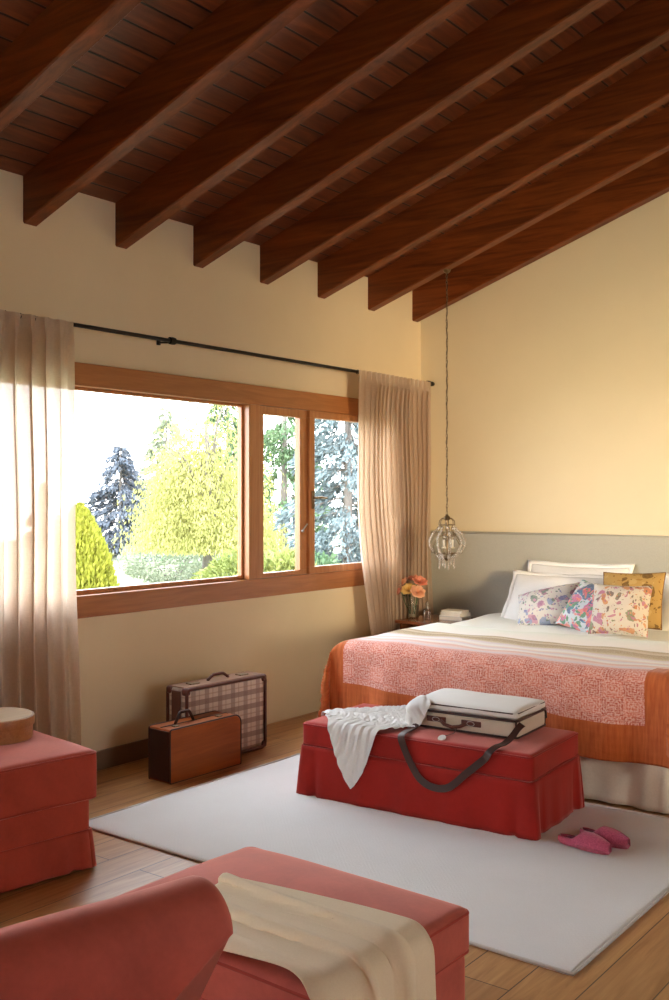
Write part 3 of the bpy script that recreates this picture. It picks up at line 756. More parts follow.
def drape_box(name, mat, x0, x1, y0, y1, top, hang_l, hang_r, hang_f, head_y, nx, ny, r=.07, wav=.012, seed=0, puff=.02, flare=.10, thick=.012, sub=False):
    """cloth lying on a block, hanging over left, right and foot; uv in metres of cloth"""
    qu = np.linspace(0, (x1-x0)+hang_l+hang_r, nx); qv = np.linspace(0, (head_y-y0)+hang_f, ny)
    def fold(s):     # s<0 on top; returns outward distance, drop
        s = np.asarray(s); a = r*PI/2
        out = np.where(s < -a*.0, 0, 0.0); 
        t = np.clip((s+r*.35)/a, 0, 1)*PI/2
        o = np.where(s < -r*.35, s+r*.35, np.where(s < -r*.35+a, r*np.sin(t), r))
        d = np.where(s < -r*.35, 0, np.where(s < -r*.35+a, r*(1-np.cos(t)), r+s-(-r*.35+a)))
        return o-r*.35, d
    U, V = np.meshgrid(qu, qv, indexing='ij')
    sl = hang_l-U; sr = U-(hang_l+x1-x0); sf = V-(head_y-y0)
    ol, dl = fold(sl); orr, dr = fold(sr); of, df = fold(sf)
    left = U < hang_l+(x1-x0)/2
    X = np.where(left, x0-ol, x1+orr); Y = y0-of
    dx = np.where(left, dl, dr); D = np.maximum(dx, df)+.12*np.minimum(dx, df)
    mn = np.minimum(dx, df)
    sg = np.where(left, -1, 1)
    X = X+sg*(flare*np.clip(dx, 0, 1)*.35+mn*np.where(left, .06, .12)); Y = Y-(flare*np.clip(df, 0, 1)*.35+mn*.30)
    rg = np.random.default_rng(seed); p1, p2, p3 = rg.uniform(0, 6, 3)
    wf = np.clip(df/.25, 0, 1)*(dx < .05+df); wl = np.clip(dx/.25, 0, 1)*(df <= dx)
    Y = Y-wf*wav*(np.sin(U*11+p1)+.6*np.sin(U*23+p2+V*3)); X = X+sg*wl*wav*(np.sin(V*11+p3)+.6*np.sin(V*25+p1))
    on = np.clip(1-D/.05, 0, 1)
    Z = top-D+on*(puff*(.6*np.sin(U*3.1+p1)*np.sin(V*3.7+p2)+.35*np.sin(U*8+V*5+p3)+.2*np.sin(U*17-V*13)))
    Z = Z+.012*np.sin(U*6+p2)*np.clip(df/.3, 0, 1)
    P = np.stack([X, Y, np.maximum(Z, .03)], -1)
    me = grid_mesh(name, P, np.stack([U, V], -1))
    o = link(name, me, mat); solidify(o, thick, 1.0)
    return o
o = drape_box('duvet', M['duvet'], BX0, BX1, 5.45, 7.0, .664, .20, .20, .03, 6.92, 90, 70, .07, .010, 2, .014, thick=.02)
# make the foot end of the duvet end flat under the quilt
tag(o, 'white duvet spread over the head half of the bed under the pillows', 'duvet')
o = drape_box('quilt', M['quilt'], BX0+.042, BX1-.008, BY0-.012, 7.0, .69, .44, .36, .46, BY0-.012+(QL-.46), 170, 120, .075, .011, 5, .010, flare=.02, thick=.010)
tag(o, 'orange and pink patterned patchwork quilt with striped bands over the foot of the bed', 'quilt')

# ------------------------------------------------------------------ pillows
def pillow(name, label, w, h, t, mat, loc, rot, cat='pillow', seed=0, flange=0.0, trim=None, edge=.04, group=None, back=None):
    root = empty(name, loc, label=label, cat=cat, group=group); root.rotation_euler = rot
    nu = nv = 40
    u = np.linspace(-1, 1, nu)[:, None]; v = np.linspace(-1, 1, nv)[None, :]
    def sidez(sg):
        prof = np.clip((1-np.abs(u)**2.4)*(1-np.abs(v)**2.4), 0, 1)**.62
        wr = .05*np.sin(5*u+3*v+seed)+.035*np.sin(9*v-4*u+seed*2)
        return sg*prof*t/2*(1+wr)
    pin = 1-.055*(np.abs(v)**2)*(1-np.abs(u))-0*u
    X = w/2*u*(1-.06*(1-v**2)*np.abs(u)**3)+0*v; Y = h/2*v*(1-.06*(1-u**2)*np.abs(v)**3)+0*u
    vs = []; fs = []
    A = np.stack([X, Y, sidez(1)], -1).reshape(-1, 3); B = np.stack([X, Y, sidez(-1)], -1).reshape(-1, 3)
    N_ = nu*nv; fs = []
    for i in range(nu-1):
        for j in range(nv-1):
            a = i*nv+j; fs.append((a, a+nv, a+nv+1, a+1)); fs.append((N_+a, N_+a+1, N_+a+nv+1, N_+a+nv))
    me = bpy.data.meshes.new('pillow_body'); me.from_pydata(np.concatenate([A, B]).tolist(), [], fs)
    bm = bmesh.new(); bm.from_mesh(me); bmesh.ops.remove_doubles(bm, verts=bm.verts[:], dist=1e-5); bmesh.ops.recalc_face_normals(bm, faces=bm.faces[:]); bm.to_mesh(me); bm.free()
    link('pillow_body', me, mat, root)
    if flange:
        P = []
        f = MB(); ring = [(a, b) for a, b in rr2(w*.985, h*.985)]; ro = [(a, b) for a, b in rr2(w+2*flange, h+2*flange)]
        m = len(ring); vs = [(a, b, .002*math.sin(i*.9)) for i, (a, b) in enumerate(ring)]+[(a, b, .006*math.sin(i*.7+seed)) for i, (a, b) in enumerate(ro)]
        f.add(vs, [(i, (i+1) % m, m+(i+1) % m, m+i) for i in range(m)]); o = f.build('flange', mat, root, True); solidify(o, .004, 0)
    else:
        f = MB(); f.tube([(a, b, 0) for a, b in rr2(w*.992, h*.992)], .0035, 6, closed=True); f.build('edge_seam', trim or mat, root, True)
    return root
def rr2(w, h, n=26):
    pts = []
    def yb(t_): return h/2*(1-.06*(1-t_*t_))
    def xb(t_): return w/2*(1-.06*(1-t_*t_))
    for k in range(n): t_ = -1+2*k/n; pts.append((w/2*t_, -yb(t_)))
    for k in range(n): t_ = -1+2*k/n; pts.append((xb(t_), h/2*t_))
    for k in range(n): t_ = 1-2*k/n; pts.append((w/2*t_, yb(t_)))
    for k in range(n): t_ = 1-2*k/n; pts.append((-xb(t_), h/2*t_))
    return pts
R_ = math.radians
pillow('pillow', 'white pillow leaning on the headboard, behind the other left white pillow', .78, .44, .15, M['white'], (1.22, 7.00, .84), (R_(68), 0, 0), seed=1, flange=.03)
pillow('pillow', 'white pillow on the left of the bed, directly behind the lilac flowered cushion', .76, .44, .17, M['white'], (1.16, 6.82, .80), (R_(52), R_(0), R_(2)), seed=4, flange=.03)
pillow('pillow', 'white pillow cut off by the right edge of the picture', .76, .46, .17, M['white'], (2.26, 6.84, .81), (R_(55), 0, R_(-3)), seed=6, flange=.03)
pillow('cushion', 'lilac and blue flowered cushion, leftmost of the patterned ones on the bed', .46, .32, .19, M['floral_blue'], (1.25, 6.50, .79), (R_(48), R_(-14), R_(8)), 'cushion', 2)
pillow('cushion', 'teal and coral flowered cushion, tucked behind the square flowered cushion', .38, .36, .19, M['floral_bright'], (1.60, 6.42, .805), (R_(55), R_(12), R_(-14)), 'cushion', 5)
pillow('cushion', 'mustard patterned cushion leaning behind the square flowered cushion', .42, .40, .14, M['mustard'], (1.80, 6.62, .86), (R_(66), R_(-2), R_(6)), 'cushion', 8, trim=M['mustard_rev'])
pillow('cushion', 'square cream cushion with rust and pink flowers, frontmost on the bed', .37, .34, .18, M['floral_rust'], (1.875, 6.23, .835), (R_(64), R_(0), R_(8)), 'cushion', 11)

# ------------------------------------------------------------------ nightstand and what stands on it
NS = empty('nightstand', (.28, 6.72, 0), label='cherry wood nightstand between the bed and the right curtain', cat='nightstand')
NT_ = .612
MB().box((0, 0, NT_-.0125), (.56, .52, .025), .004).build('table_top', M['nswood'], NS)
MB().box((0, .245, .47), (.50, .014, .22)).build('back_panel', M['nswood'], NS)
for sx in (-1, 1):
    MB().box((sx*.245, 0, .47), (.018, .46, .235), .002).build('side_panel', M['nswood'], NS)
    for sy in (-1, 1): MB().box((sx*.235, sy*.215, .18), (.035, .035, .36), .003).build('leg', M['nswood'], NS)
MB().box((0, 0, .365), (.50, .46, .018), .002).build('shelf', M['nswood'], NS)

VX, VY = .010, 6.70
vase = empty('vase', (VX, VY, NT_), label='clear glass vase of roses on the nightstand', cat='vase')
b = MB(); b.lathe([(0, 0), (.036, 0), (.041, .006), (.042, .06), (.048, .15), (.053, .175), (.0505, .175), (.0455, .15), (.0395, .06), (.037, .012), (0, .012)], 28); auto_smooth(b.build('vase_body', M['glass'], vase), 60)
b = MB(); b.lathe([(0, .0135), (.0365, .0135), (.0388, .05), (.0405, .09), (0, .09)], 24); auto_smooth(b.build('water', M['water'], vase), 60)
def rose(ox, oy, oz, mat, tilt, seed, label):
    root = empty('rose', (VX+ox, VY+oy, NT_+oz), label=label, cat='flower', group='roses in the glass vase')
    rs = random.Random(seed); m = MB()
    Mt = Matrix.Rotation(tilt[0], 4, 'X') @ Matrix.Rotation(tilt[1], 4, 'Y')
    for ring, (cnt, rad, hh, open_) in enumerate(((3, .012, .036, .1), (5, .024, .038, .35), (6, .037, .036, .75), (7, .048, .026, 1.15))):
        for k in range(cnt):
            a0 = 2*PI*k/cnt+ring*.6+rs.uniform(-.2, .2); vs = []; wv = rad*1.25+.008
            for i in range(6):
                f = i/5
                rr_ = .004+(rad)*math.sin(min(1.4, f*1.2+open_*.2))+open_*.012*f*f; zz = hh*f-(.012*max(0, open_-.5)*f**3)
                for j in range(6):
                    g = (j/5-.5)*2; wd = wv*math.sin(PI*(.12+.80*f)**.8)*.9
                    ang = a0+g*wd/(rr_+.012)
                    q = (rr_-.003*g*g)
                    vs.append(Mt @ Vector((q*math.cos(ang), q*math.sin(ang), zz-.003*g*g)))
            m.add(vs, [(i*6+j, i*6+j+1, (i+1)*6+j+1, (i+1)*6+j) for i in range(5) for j in range(5)])
    link('bloom', m.mesh('bloom'), mat, root); 
    st = MB(); e = Vector((-ox*.75+rs.uniform(-.01, .01), -oy*.75, -oz+.03)); mid = Vector((-ox*.35, -oy*.35, -oz*.5))
    st.tube([(0, 0, .004), tuple(mid*.5+Vector((0, 0, -.0))), tuple(mid), tuple(e)], .0024, 6); st.build('stem', M['stem'], root, True)
    lf = MB()
    for k in range(4):
        a = rs.uniform(0, 6.28); L_ = .04; c = Vector((0, 0, -.006-.012*k)); d = Vector((math.cos(a), math.sin(a), .1)); w_ = d.cross(Vector((0, 0, 1)))*.012
        lf.add([c, c+d*L_*.5+w_, c+d*L_+Vector((0, 0, -.012)), c+d*L_*.5-w_], [(0, 1, 2, 3)])
    lf.build('leaf', M['leaf'], root)
rose(-.060, -.035, .265, M['petal_p'], (.5, -.5), 1, 'peach rose on the left side of the vase')
rose(.000, -.060, .215, M['petal_y'], (.7, .1), 2, 'yellow rose low at the front of the vase')
rose(.066, -.010, .275, M['petal_k'], (.3, .5), 3, 'coral rose high on the right side of the vase')
rose(.070, -.050, .200, M['petal_p'], (.6, .7), 4, 'peach rose hanging low on the right of the vase')
rose(-.005, .035, .285, M['petal_k'], (-.3, -.2), 5, 'coral rose standing tallest at the back of the vase')
rose(-.075, -.050, .200, M['petal_k'], (.6, -.8), 6, 'coral rose hanging low on the left of the vase')

pb = empty('perfume_bottle', (.165, 6.66, NT_), label='small square glass perfume bottle between the vase and the books', cat='bottle')
MB().box((0, 0, .04), (.052, .034, .08), .007, seg=3).build('bottle_body', M['glass'], pb); MB().box((0, 0, .034), (.040, .024, .058), .004).build('perfume', M['perfume'], pb)
b = MB(); b.lathe([(.011, .078), (.011, .092), (.008, .094), (.008, .100)], 16); auto_smooth(b.build('collar', M['steel'], pb))
b = MB(); b.lathe([(.010, .100), (.013, .104), (.012, .125), (.006, .135), (0, .137)], 16); auto_smooth(b.build('stopper', M['crystal'], pb))
def book(x, y, z, w, d, t, rz, cov, label):
    root = empty('book', (x, y, z), rz, label=label, cat='book', group='books on the nightstand')
    MB().box((0, 0, t/2), (w-.008, d-.010, t-.006)).build('pages', M['paper'], root)
    c = MB(); c.box((0, 0, t-.0015), (w, d, .003)); c.box((0, 0, .0015), (w, d, .003)); c.box((w/2-.0015, 0, t/2), (.003, d, t), .001)
    c.build('cover', cov, root)
book(.350, 6.76, NT_, .20, .15, .030, R_(4), M['cover_g'], 'grey covered book at the bottom of the nightstand stack')
book(.352, 6.762, NT_+.030, .19, .14, .026, R_(-5), M['cover_w'], 'white book in the middle of the nightstand stack')
book(.348, 6.765, NT_+.056, .175, .135, .016, R_(7), M['cover_w'], 'thin white book on top of the nightstand stack')

# ------------------------------------------------------------------ crystal pendant on its chain
PX, PY = .455, 6.47
pen = empty('pendant_lamp', (PX, PY, 1.19), label='small crystal chandelier hanging by a dark chain beside the bed', cat='pendant lamp')
ztop = 2.998+SL*(PX-WX)-1.19
b = MB(); b.lathe([(.0, ztop), (.028, ztop-.002), (.024, ztop-.018), (.008, ztop-.03), (0, ztop-.03)], 20); auto_smooth(b.build('ceiling_rose', M['brass'], pen))
ch = MB(); z = .235; i = 0
while z < ztop-.02:
    a = (i % 2)*PI/2+.3*math.sin(i*.35)
    ox = .0022*math.sin(i*.5)
    ch.tube([(ox+math.cos(a)*.0062*math.cos(t_), math.sin(a)*.0062*math.cos(t_), z+.0125+.0155*math.sin(t_)) for t_ in np.linspace(0, 2*PI, 13)[:-1]], .0019, 5, closed=True)
    z += .0235; i += 1
ch.build('chain', M['brass'], pen, True)
cd = MB(); cd.tube([(.0045*math.cos(k*.55), .0045*math.sin(k*.55), .235+(ztop-.25)*k/220) for k in range(221)], .0024, 5); cd.build('power_cord', M['black'], pen, True)
fr = MB(); fr.lathe([(0, .235), (.010, .232), (.012, .222), (.022, .215), (.026, .20), (.012, .19), (.009, .12), (.013, .10), (.020, .085), (.012, .06), (.008, -.06), (.018, -.075), (.024, -.09), (.012, -.105), (0, -.11)], 20)
def ringz(mb, r, z, w=.0035, n=40): mb.tube([(r*math.cos(t_), r*math.sin(t_), z) for t_ in np.linspace(0, 2*PI, n+1)[:-1]], w, 6, closed=True)
ringz(fr, .058, .155); ringz(fr, .070, .075); ringz(fr, .060, -.055)
for k in range(6):
    a = 2*PI*k/6+.2; c_, s_ = math.cos(a), math.sin(a)
    pr = [(.010, .19), (.035, .205), (.058, .185), (.062, .155), (.045, .135), (.048, .105), (.085, .06), (.128, .0), (.118, -.05), (.06, -.055), (.02, -.08)]
    fr.tube([(r*c_, r*s_, z_) for r, z_ in pr], .0032, 6)
auto_smooth(fr.build('frame', M['brass'], pen), 50)
for k in range(9):
    a = 2*PI*(k+.5)/9+.2; bs = MB(); c_, s_ = math.cos(a), math.sin(a)
    for q in range(17):
        f = q/16; th_ = PI*(.12+.80*f); r = .030+.105*math.sin(th_)**1.1; z_ = .13-.22*f
        bs.ball((r*c_, r*s_, z_), .0075 if q % 3 else .0105, 8, (1, 1, 1.15))
    bs.build('bead_string', M['crystal'], pen)
for k in range(8):
    a = 2*PI*k/8; bs = MB(); c_, s_ = math.cos(a), math.sin(a); r = .056
    for q in range(7 if k % 2 else 5): bs.ball((r*c_, r*s_, -.064-.0125*q), .0066, 8)
    bs.ball((r*c_, r*s_, -.064-.0125*(7 if k % 2 else 5)-.006), .009, 8, (.8, .8, 1.7)); bs.build('crystal_drop', M['crystal'], pen)
for k in range(6):
    a = 2*PI*k/6; c_, s_ = math.cos(a), math.sin(a)
    for r_, z_ in ((.062, .140), (.074, .060)): bs = MB(); bs.ball((r_*c_, r_*s_, z_), .008, 8, (.9, .9, 1.8)); bs.build('crystal_drop', M['crystal'], pen)
for k in range(3):
    a = 2*PI*k/3+.5; c_, s_ = math.cos(a)*.042, math.sin(a)*.042
    cn = MB(); cn.lathe([(.016, -.018), (.019, -.014), (.012, -.008), (.007, -.006), (.007, .045), (0, .047)], 14, c=(c_, s_, 0)); q = auto_smooth(cn.build('candle_sleeve', M['candle'], pen))
    bl = MB(); bl.lathe([(.004, .046), (.010, .060), (.009, .075), (.002, .092), (0, .093)], 12, c=(c_, s_, 0)); auto_smooth(bl.build('bulb', M['glass'], q), 60)

# ------------------------------------------------------------------ suitcases against the wall
def handle(mb, p0, p1, h, r=.009, n=12, ax=(0, 0, 1), flat=1.0):
    p0, p1, ax = Vector(p0), Vector(p1), Vector(ax); pts = []
    for k in range(n+1):
        f = k/n; e = min(1, math.sin(PI*f)*1.35); pts.append(p0.lerp(p1, f)+ax*h*e)
    mb.tube(pts, r, 8)
pc = empty('suitcase', (.085, 4.44, 0), R_(-3), label='tall plaid tweed suitcase with oxblood leather edges standing against the wall', cat='suitcase')
w_, l_, h_ = .17, .66, .455
MB().box((0, 0, h_/2), (w_-.012, l_-.012, h_-.012), .02, seg=3).build('case_body', M['plaid'], pc, False)
e = MB()
for sx in (-1, 1):
    ring = [(sx*(w_/2-.002), p[0], h_/2+p[1]) for p in [(q[0], q[1]) for q in rrect(l_-.02, h_-.02, .03, 6)]]
    e = MB(); e.tube(ring, .0105, 8, closed=True); e.build('leather_edging', M['leather_r'], pc, True)
MB().box((0, 0, h_-.002), (w_-.03, l_-.03, .008), .003).build('top_band', M['case_top'], pc, label='tan top band')
for sy in (-1, 1): MB().box((.0, sy*(l_/2-.002), h_/2), (w_*.45, .008, h_-.04), .003).build('side_strip', M['leather_r'], pc)
for yy in (-.2, .2):
    MB().box((0, yy, h_+.004), (.05, .07, .008), .003).build('latch', M['brass'], pc)
e = MB(); handle(e, (0, -.085, h_+.004), (0, .085, h_+.004), .030, .009); e.build('carry_handle', M['leather_r'], pc, True)
for sy in (-1, 1):
    for sz in (0, 1):
        for sx in (-1, 1):
            soft_box('corner_cap', (.045, .045, .045), .016, (0, 0, 0), 5, M['leather_r'], pc, (sx*(w_/2-.018), sy*(l_/2-.018), .003 if sz == 0 else h_-.045))

bc = empty('suitcase', (.238, 4.105, 0), R_(-1.5), label='low tan fibreboard suitcase standing in front of the plaid one', cat='suitcase')
w_, l_, h_ = .175, .545, .292
# rounded far top corner, as a swept outline
out = []
for cx, cz, r, a0 in ((l_/2-.05, h_-.05, .05, 0), (-l_/2+.012, h_-.012, .012, PI/2), (-l_/2+.01, .01, .01, PI), (l_/2-.01, .01, .01, 1.5*PI)):
    for k in range(7): a = a0+PI/2*k/6; out.append((cx+r*math.cos(a), cz+r*math.sin(a)))
m = len(out); b = MB(); rows = []
for xx, ins in ((-w_/2, .006), (-w_/2+.006, 0), (w_/2-.006, 0), (w_/2, .006)):
    rows += [(xx, y_*(1-ins*2/l_), h_/2+(z_-h_/2)*(1-ins*2/h_)) for y_, z_ in out]
b.add(rows, [(i*m+k, i*m+(k+1) % m, (i+1)*m+(k+1) % m, (i+1)*m+k) for i in range(3) for k in range(m)]+[tuple(range(m)), tuple(range(4*m-1, 3*m-1, -1))])
auto_smooth(b.build('case_body', M['case_tan'], bc), 35)
for sx in (-1, 1):
    e = MB(); e.tube([(sx*(w_/2-.002), y_, z_) for y_, z_ in out], .0045, 6, closed=True); e.build('leather_edging', M['leather_d'], bc, True)
e = MB(); e.box((0, -l_/2-.001, h_/2), (w_-.02, .006, h_-.02), .002); e.build('end_panel', M['leather_d'], bc, label='dark leather end panel')
e = MB(); e.tube([(0, y_*1.002, h_/2+(z_-h_/2)*1.004) for y_, z_ in out[:9]], .004, 6); e.build('lid_seam', M['leather_d'], bc, True)
e = MB(); handle(e, (0, -.16, h_), (0, -.02, h_), .062, .0085, 16); e.build('carry_handle', M['leather_d'], bc, True)
for yy in (-.19, .14):
    MB().box((w_/2-.05, yy, h_+.002), (.03, .035, .008), .002).build('latch', M['brass'], bc)

# ------------------------------------------------------------------ canvas travel case on the bench
cc = empty('travel_case', (1.80, 4.545, BT+.008), R_(4), label='cream canvas travel case with dark trim lying on the red bench', cat='travel case')
w_, l_, h_ = .575, .37, .086
soft_box('case_body', (w_, l_, h_), .018, (.006, .006, 0), 14, M['canvas'], cc, (0, 0, 0), .004, 2)
soft_box('lid', (w_+.004, l_+.004, .040), .016, (.004, .004, .020), 18, M['canvas_lid'], cc, (0, 0, h_+.004), .006, 6, label='pale padded canvas lid')
e = MB(); e.tube(rrect(w_+.012, l_+.012, .03, 7, h_+.003), .0065, 7, closed=True); e.build('zip_band', M['leather_d'], cc, True)
e = MB(); e.tube(rrect(w_+.010, l_+.010, .03, 7, .008), .005, 7, closed=True); e.build('bottom_trim', M['leather_d'], cc, True)
e = MB(); e.tube(rrect(w_+.002, l_+.002, .028, 7, h_+.036), .0036, 7, closed=True); e.build('lid_trim', M['leather_d'], cc, True)
e = MB()
for sx, sy in ((-1, -1), (1, -1), (1, 1), (-1, 1)): e.tube([(sx*(w_/2-.004), sy*(l_/2-.004), .008), (sx*(w_/2-.002), sy*(l_/2-.002), h_)], .0045, 6)
e.build('corner_trim', M['leather_d'], cc, True)
for xx in (-.135, .055):
    MB().box((xx, -l_/2-.009, .052), (.105, .008, .028), .003).build('handle_tab', M['leather_r'], cc)
    bb = MB(); bb.tube([(xx+.02*math.cos(t_), -l_/2-.016, .052+.011*math.sin(t_)) for t_ in np.linspace(0, 2*PI, 13)[:-1]], .002, 6, closed=True); bb.build('buckle', M['steel'], cc, True)
e = MB(); e.tube([(-.11, -l_/2-.014, .050), (-.085, -l_/2-.022, .034), (-.04, -l_/2-.026, .026), (.0, -l_/2-.022, .034), (.03, -l_/2-.014, .048)], .009, 8); e.build('carry_handle', M['leather_r'], cc, True)
e = MB(); e.tube([(w_/2+.002, l_/2-.06, h_+.01), (w_/2+.03, l_/2-.07, h_+.005), (w_/2+.034, l_/2-.075, h_-.03)], .004, 6); e.build('zip_pull', M['leather_d'], cc, True)
# shoulder strap falling over the front of the bench
def bl(s, y, z): # bench-local: s along x, y depth
    c, sn = math.cos(BR), math.sin(BR); return (BC[0]+s*c-y*sn, BC[1]+s*sn+y*c, z)
fy = -.300-.014
loc_cc = Vector((1.80, 4.545, BT+.008)); inv = Matrix.Translation(loc_cc) @ Matrix.Rotation(R_(4), 4, 'Z'); inv = inv.inverted()
pts = [bl(.500, -.085, .472), bl(.490, -.120, .452), bl(.482, -.165, .425), bl(.47, -.225, .403), bl(.455, -.28, .398), bl(.44, fy-.006, .380), bl(.42, fy-.010, .35), bl(.365, fy-.012, .30), bl(.314, fy-.014, .256), bl(.268, fy-.015, .212), bl(.226, fy-.016, .184), bl(.18, fy-.016, .174), bl(.13, fy-.016, .180), bl(.09, fy-.015, .198), bl(.06, fy-.013, .225), bl(.02, fy-.011, .284), bl(-.012, fy-.009, .345), bl(-.03, fy-.004, .385), bl(-.04, -.27, .397), bl(-.045, -.22, .397), bl(-.05, -.15, .40), bl(-.055, -.11, .42)]
up, fw = (0, -.3, 1), (math.sin(BR), -math.cos(BR), .15)
nn = [fw, (0, -.7, .7), (0, -.7, .7), up, up, (0, -.7, .7)]+[fw]*11+[(0, -.7, .7), up, up, up, fw]
def smooth_pts(P, k=4):
    P = [Vector(p) for p in P]; out = []
    for i in range(len(P)-1):
        p0, p1, p2, p3 = P[max(i-1, 0)], P[i], P[i+1], P[min(i+2, len(P)-1)]
        for j in range(k):
            t_ = j/k; out.append(.5*((2*p1)+(-p0+p2)*t_+(2*p0-5*p1+4*p2-p3)*t_*t_+(-p0+3*p1-3*p2+p3)*t_**3))
    out.append(P[-1]); return out
sp, sn_ = smooth_pts(pts), smooth_pts(nn)
e = MB(); e.ribbon([inv @ p for p in sp], sn_, .034, .004); auto_smooth(e.build('shoulder_strap', M['leather_d'], cc, True), 60)
tg = MB(); Mx = inv @ Matrix.Translation(bl(.155, -.245, BT+.006)) @ Matrix.Rotation(BR, 4, 'Z') @ Matrix.Rotation(R_(28), 4, 'X')
tg.lathe([(0, 0), (.019, 0), (.021, .003), (.019, .006), (0, .006)], 24, M=Mx); auto_smooth(tg.build('luggage_tag', M['cover_w'], cc, label='round white luggage tag'))
tg = MB(); tg.tube([inv @ Vector(bl(.155, -.23, BT+.014)), inv @ Vector(bl(.15, -.19, BT+.008)), inv @ Vector(bl(.165, -.14, BT+.012)), inv @ Vector(bl(.17, -.105, BT+.04))], .002, 6); tg.build('tag_cord', M['leather_d'], cc, True)

# ------------------------------------------------------------------ slippers
def slipper(loc, rz, label, mirror):
    root = empty('slipper', loc, rz, label=label, cat='slipper', group='pair of pink slippers')
    L_ = .255
    def halfw(f): return .047*(math.sin(PI*min(1, max(0, f))**.9))**.45*(1-.18*math.exp(-((f-.35)/.2)**2))
    so = MB(); ns, nr = 24, 16; vs = []
    rows = []
    for zz, k in ((0, .96), (.010, 1.0), (.014, .97)):
        ring = []
        for i in range(40):
            a = 2*PI*i/40; f = .5-.5*math.cos(a); w = halfw(f)*(1 if a < PI else -1); ring.append(((f-.5)*L_*k, w*k+mirror*.006*math.sin(PI*f), zz))
        rows += ring
    so.add(rows, [(i*40+k, i*40+(k+1) % 40, (i+1)*40+(k+1) % 40, (i+1)*40+k) for i in range(2) for k in range(40)]+[tuple(range(40)), tuple(range(119, 79, -1))])
    so.build('sole', M['felt'], root, True)
    ins = MB(); ins.add([((.5-.5*math.cos(2*PI*i/40)-.5)*L_*.9, halfw(.5-.5*math.cos(2*PI*i/40))*.9*(1 if i < 20 else -1), .0165) for i in range(40)], [tuple(range(40))]); ins.build('insole', M['felt_in'], root)
    # upper: closed over the toe, low rim round the heel
    nu, nv = 34, 17; P = np.zeros((nu, nv, 3))
    for i in range(nu):
        f = .005+.99*i/(nu-1); w = halfw(f)+.002
        hh = .022+.036*np.clip((f-.30)/.18, 0, 1)-.024*np.clip((f-.62)/.38, 0, 1)**1.6
        full = np.clip((f-.36)/.06, 0, 1)
        for j in range(nv):
            t_ = j/(nv-1)*PI
            # where the foot enters the two sides stop at the rim
            if full < 1:
                lim = .36+.14*full; q = t_ if False else (t_/PI)
                q2 = q*2*lim if q < .5 else 1-(1-q)*2*lim
                tt = PI*q2
            else: tt = t_
            y_ = w*math.cos(tt); z_ = .010+hh*math.sin(tt)**.75
            if full < 1 and .49 < j/(nv-1) < .51: z_ = .014; y_ = 0
            P[i, j] = ((f-.5)*L_, y_+mirror*.006*math.sin(PI*f), z_)
    cols = [j for j in range(nv)]
    vs = P.reshape(-1, 3).tolist(); fs = []
    for i in range(nu-1):
        f = i/(nu-1)
        for j in range(nv-1):
            if f < .40 and j in (nv//2-1, nv//2): continue
            fs.append((i*nv+j, (i+1)*nv+j, (i+1)*nv+j+1, i*nv+j+1))
    me = bpy.data.meshes.new('upper'); me.from_pydata(vs, [], fs); o = link('upper', me, M['felt'], root); solidify(o, .004, 0)
    return root
slipper((2.515, 4.215, .014), R_(-8), 'pink felt slipper nearer the camera on the rug', 1)
slipper((2.555, 4.345, .014), R_(-14), 'pink felt slipper further from the camera, nearer the bed', -1)

# ------------------------------------------------------------------ shirt and throw (relaxed cloth)
def cloth_obj(name, P, mat, th, uvs=1.0, sub=1):
    me = grid_mesh(name, P); o = link(name, me, mat); solidify(o, th, 0); subsurf(o, sub); return o
# shirt: crumpled diamond of gauze hanging over the front of the bench
nu = 90; W_ = .64; rest = W_/(nu-1); a = np.linspace(-.5, .5, nu)
A, B = np.meshgrid(a, a, indexing='ij'); ang = R_(45+3.6)
cx, cy = 1.315, 4.36
comp = .80
lx = (A*math.cos(ang)-B*math.sin(ang))*W_*.74; ly = (A*math.sin(ang)+B*math.cos(ang))*W_*.82
Z0 = BT+.05+.022*np.sin(lx*95+1.8*np.sin(ly*9))+.014*np.sin(lx*41+ly*30)
P0 = np.stack([cx+lx, cy+ly-.015, Z0], -1)
benchbox = ((BC[0], BC[1], BT/2), (1.275/2+.006, .60/2+.006, BT/2+.004), BR, .02)
casebox = ((1.80, 4.545, BT+.06), (.575/2+.01, .37/2+.01, .07), R_(4), .02)
P1_ = drape(P0, rest, rest, [benchbox, casebox], steps=110, iters=6, fric=.93, th=.008, kb=.02)
def normals(P):
    gu = np.gradient(P, axis=0); gv = np.gradient(P, axis=1); N_ = np.cross(gu, gv); return N_/(np.linalg.norm(N_, axis=-1, keepdims=True)+1e-9)
Nn = normals(P1_); Nn *= np.sign(Nn.sum(axis=(0, 1))[2] if abs(Nn.sum(axis=(0, 1))[2]) > 0 else 1)
q_ = (A-B)*.5; r_q = (A+B)
ridge = np.abs(np.sin(q_*46+2.2*np.sin(r_q*5)+.8*np.sin(r_q*13)))**.6*.008+np.abs(np.sin(q_*83+3*np.sin(r_q*7+1)))*.004
P1_ = P1_+Nn*ridge[..., None]
o = cloth_obj('shirt', P1_, M['shirt'], .002); tag(o, 'crumpled white gauze shirt hanging over the front left of the red bench', 'shirt')
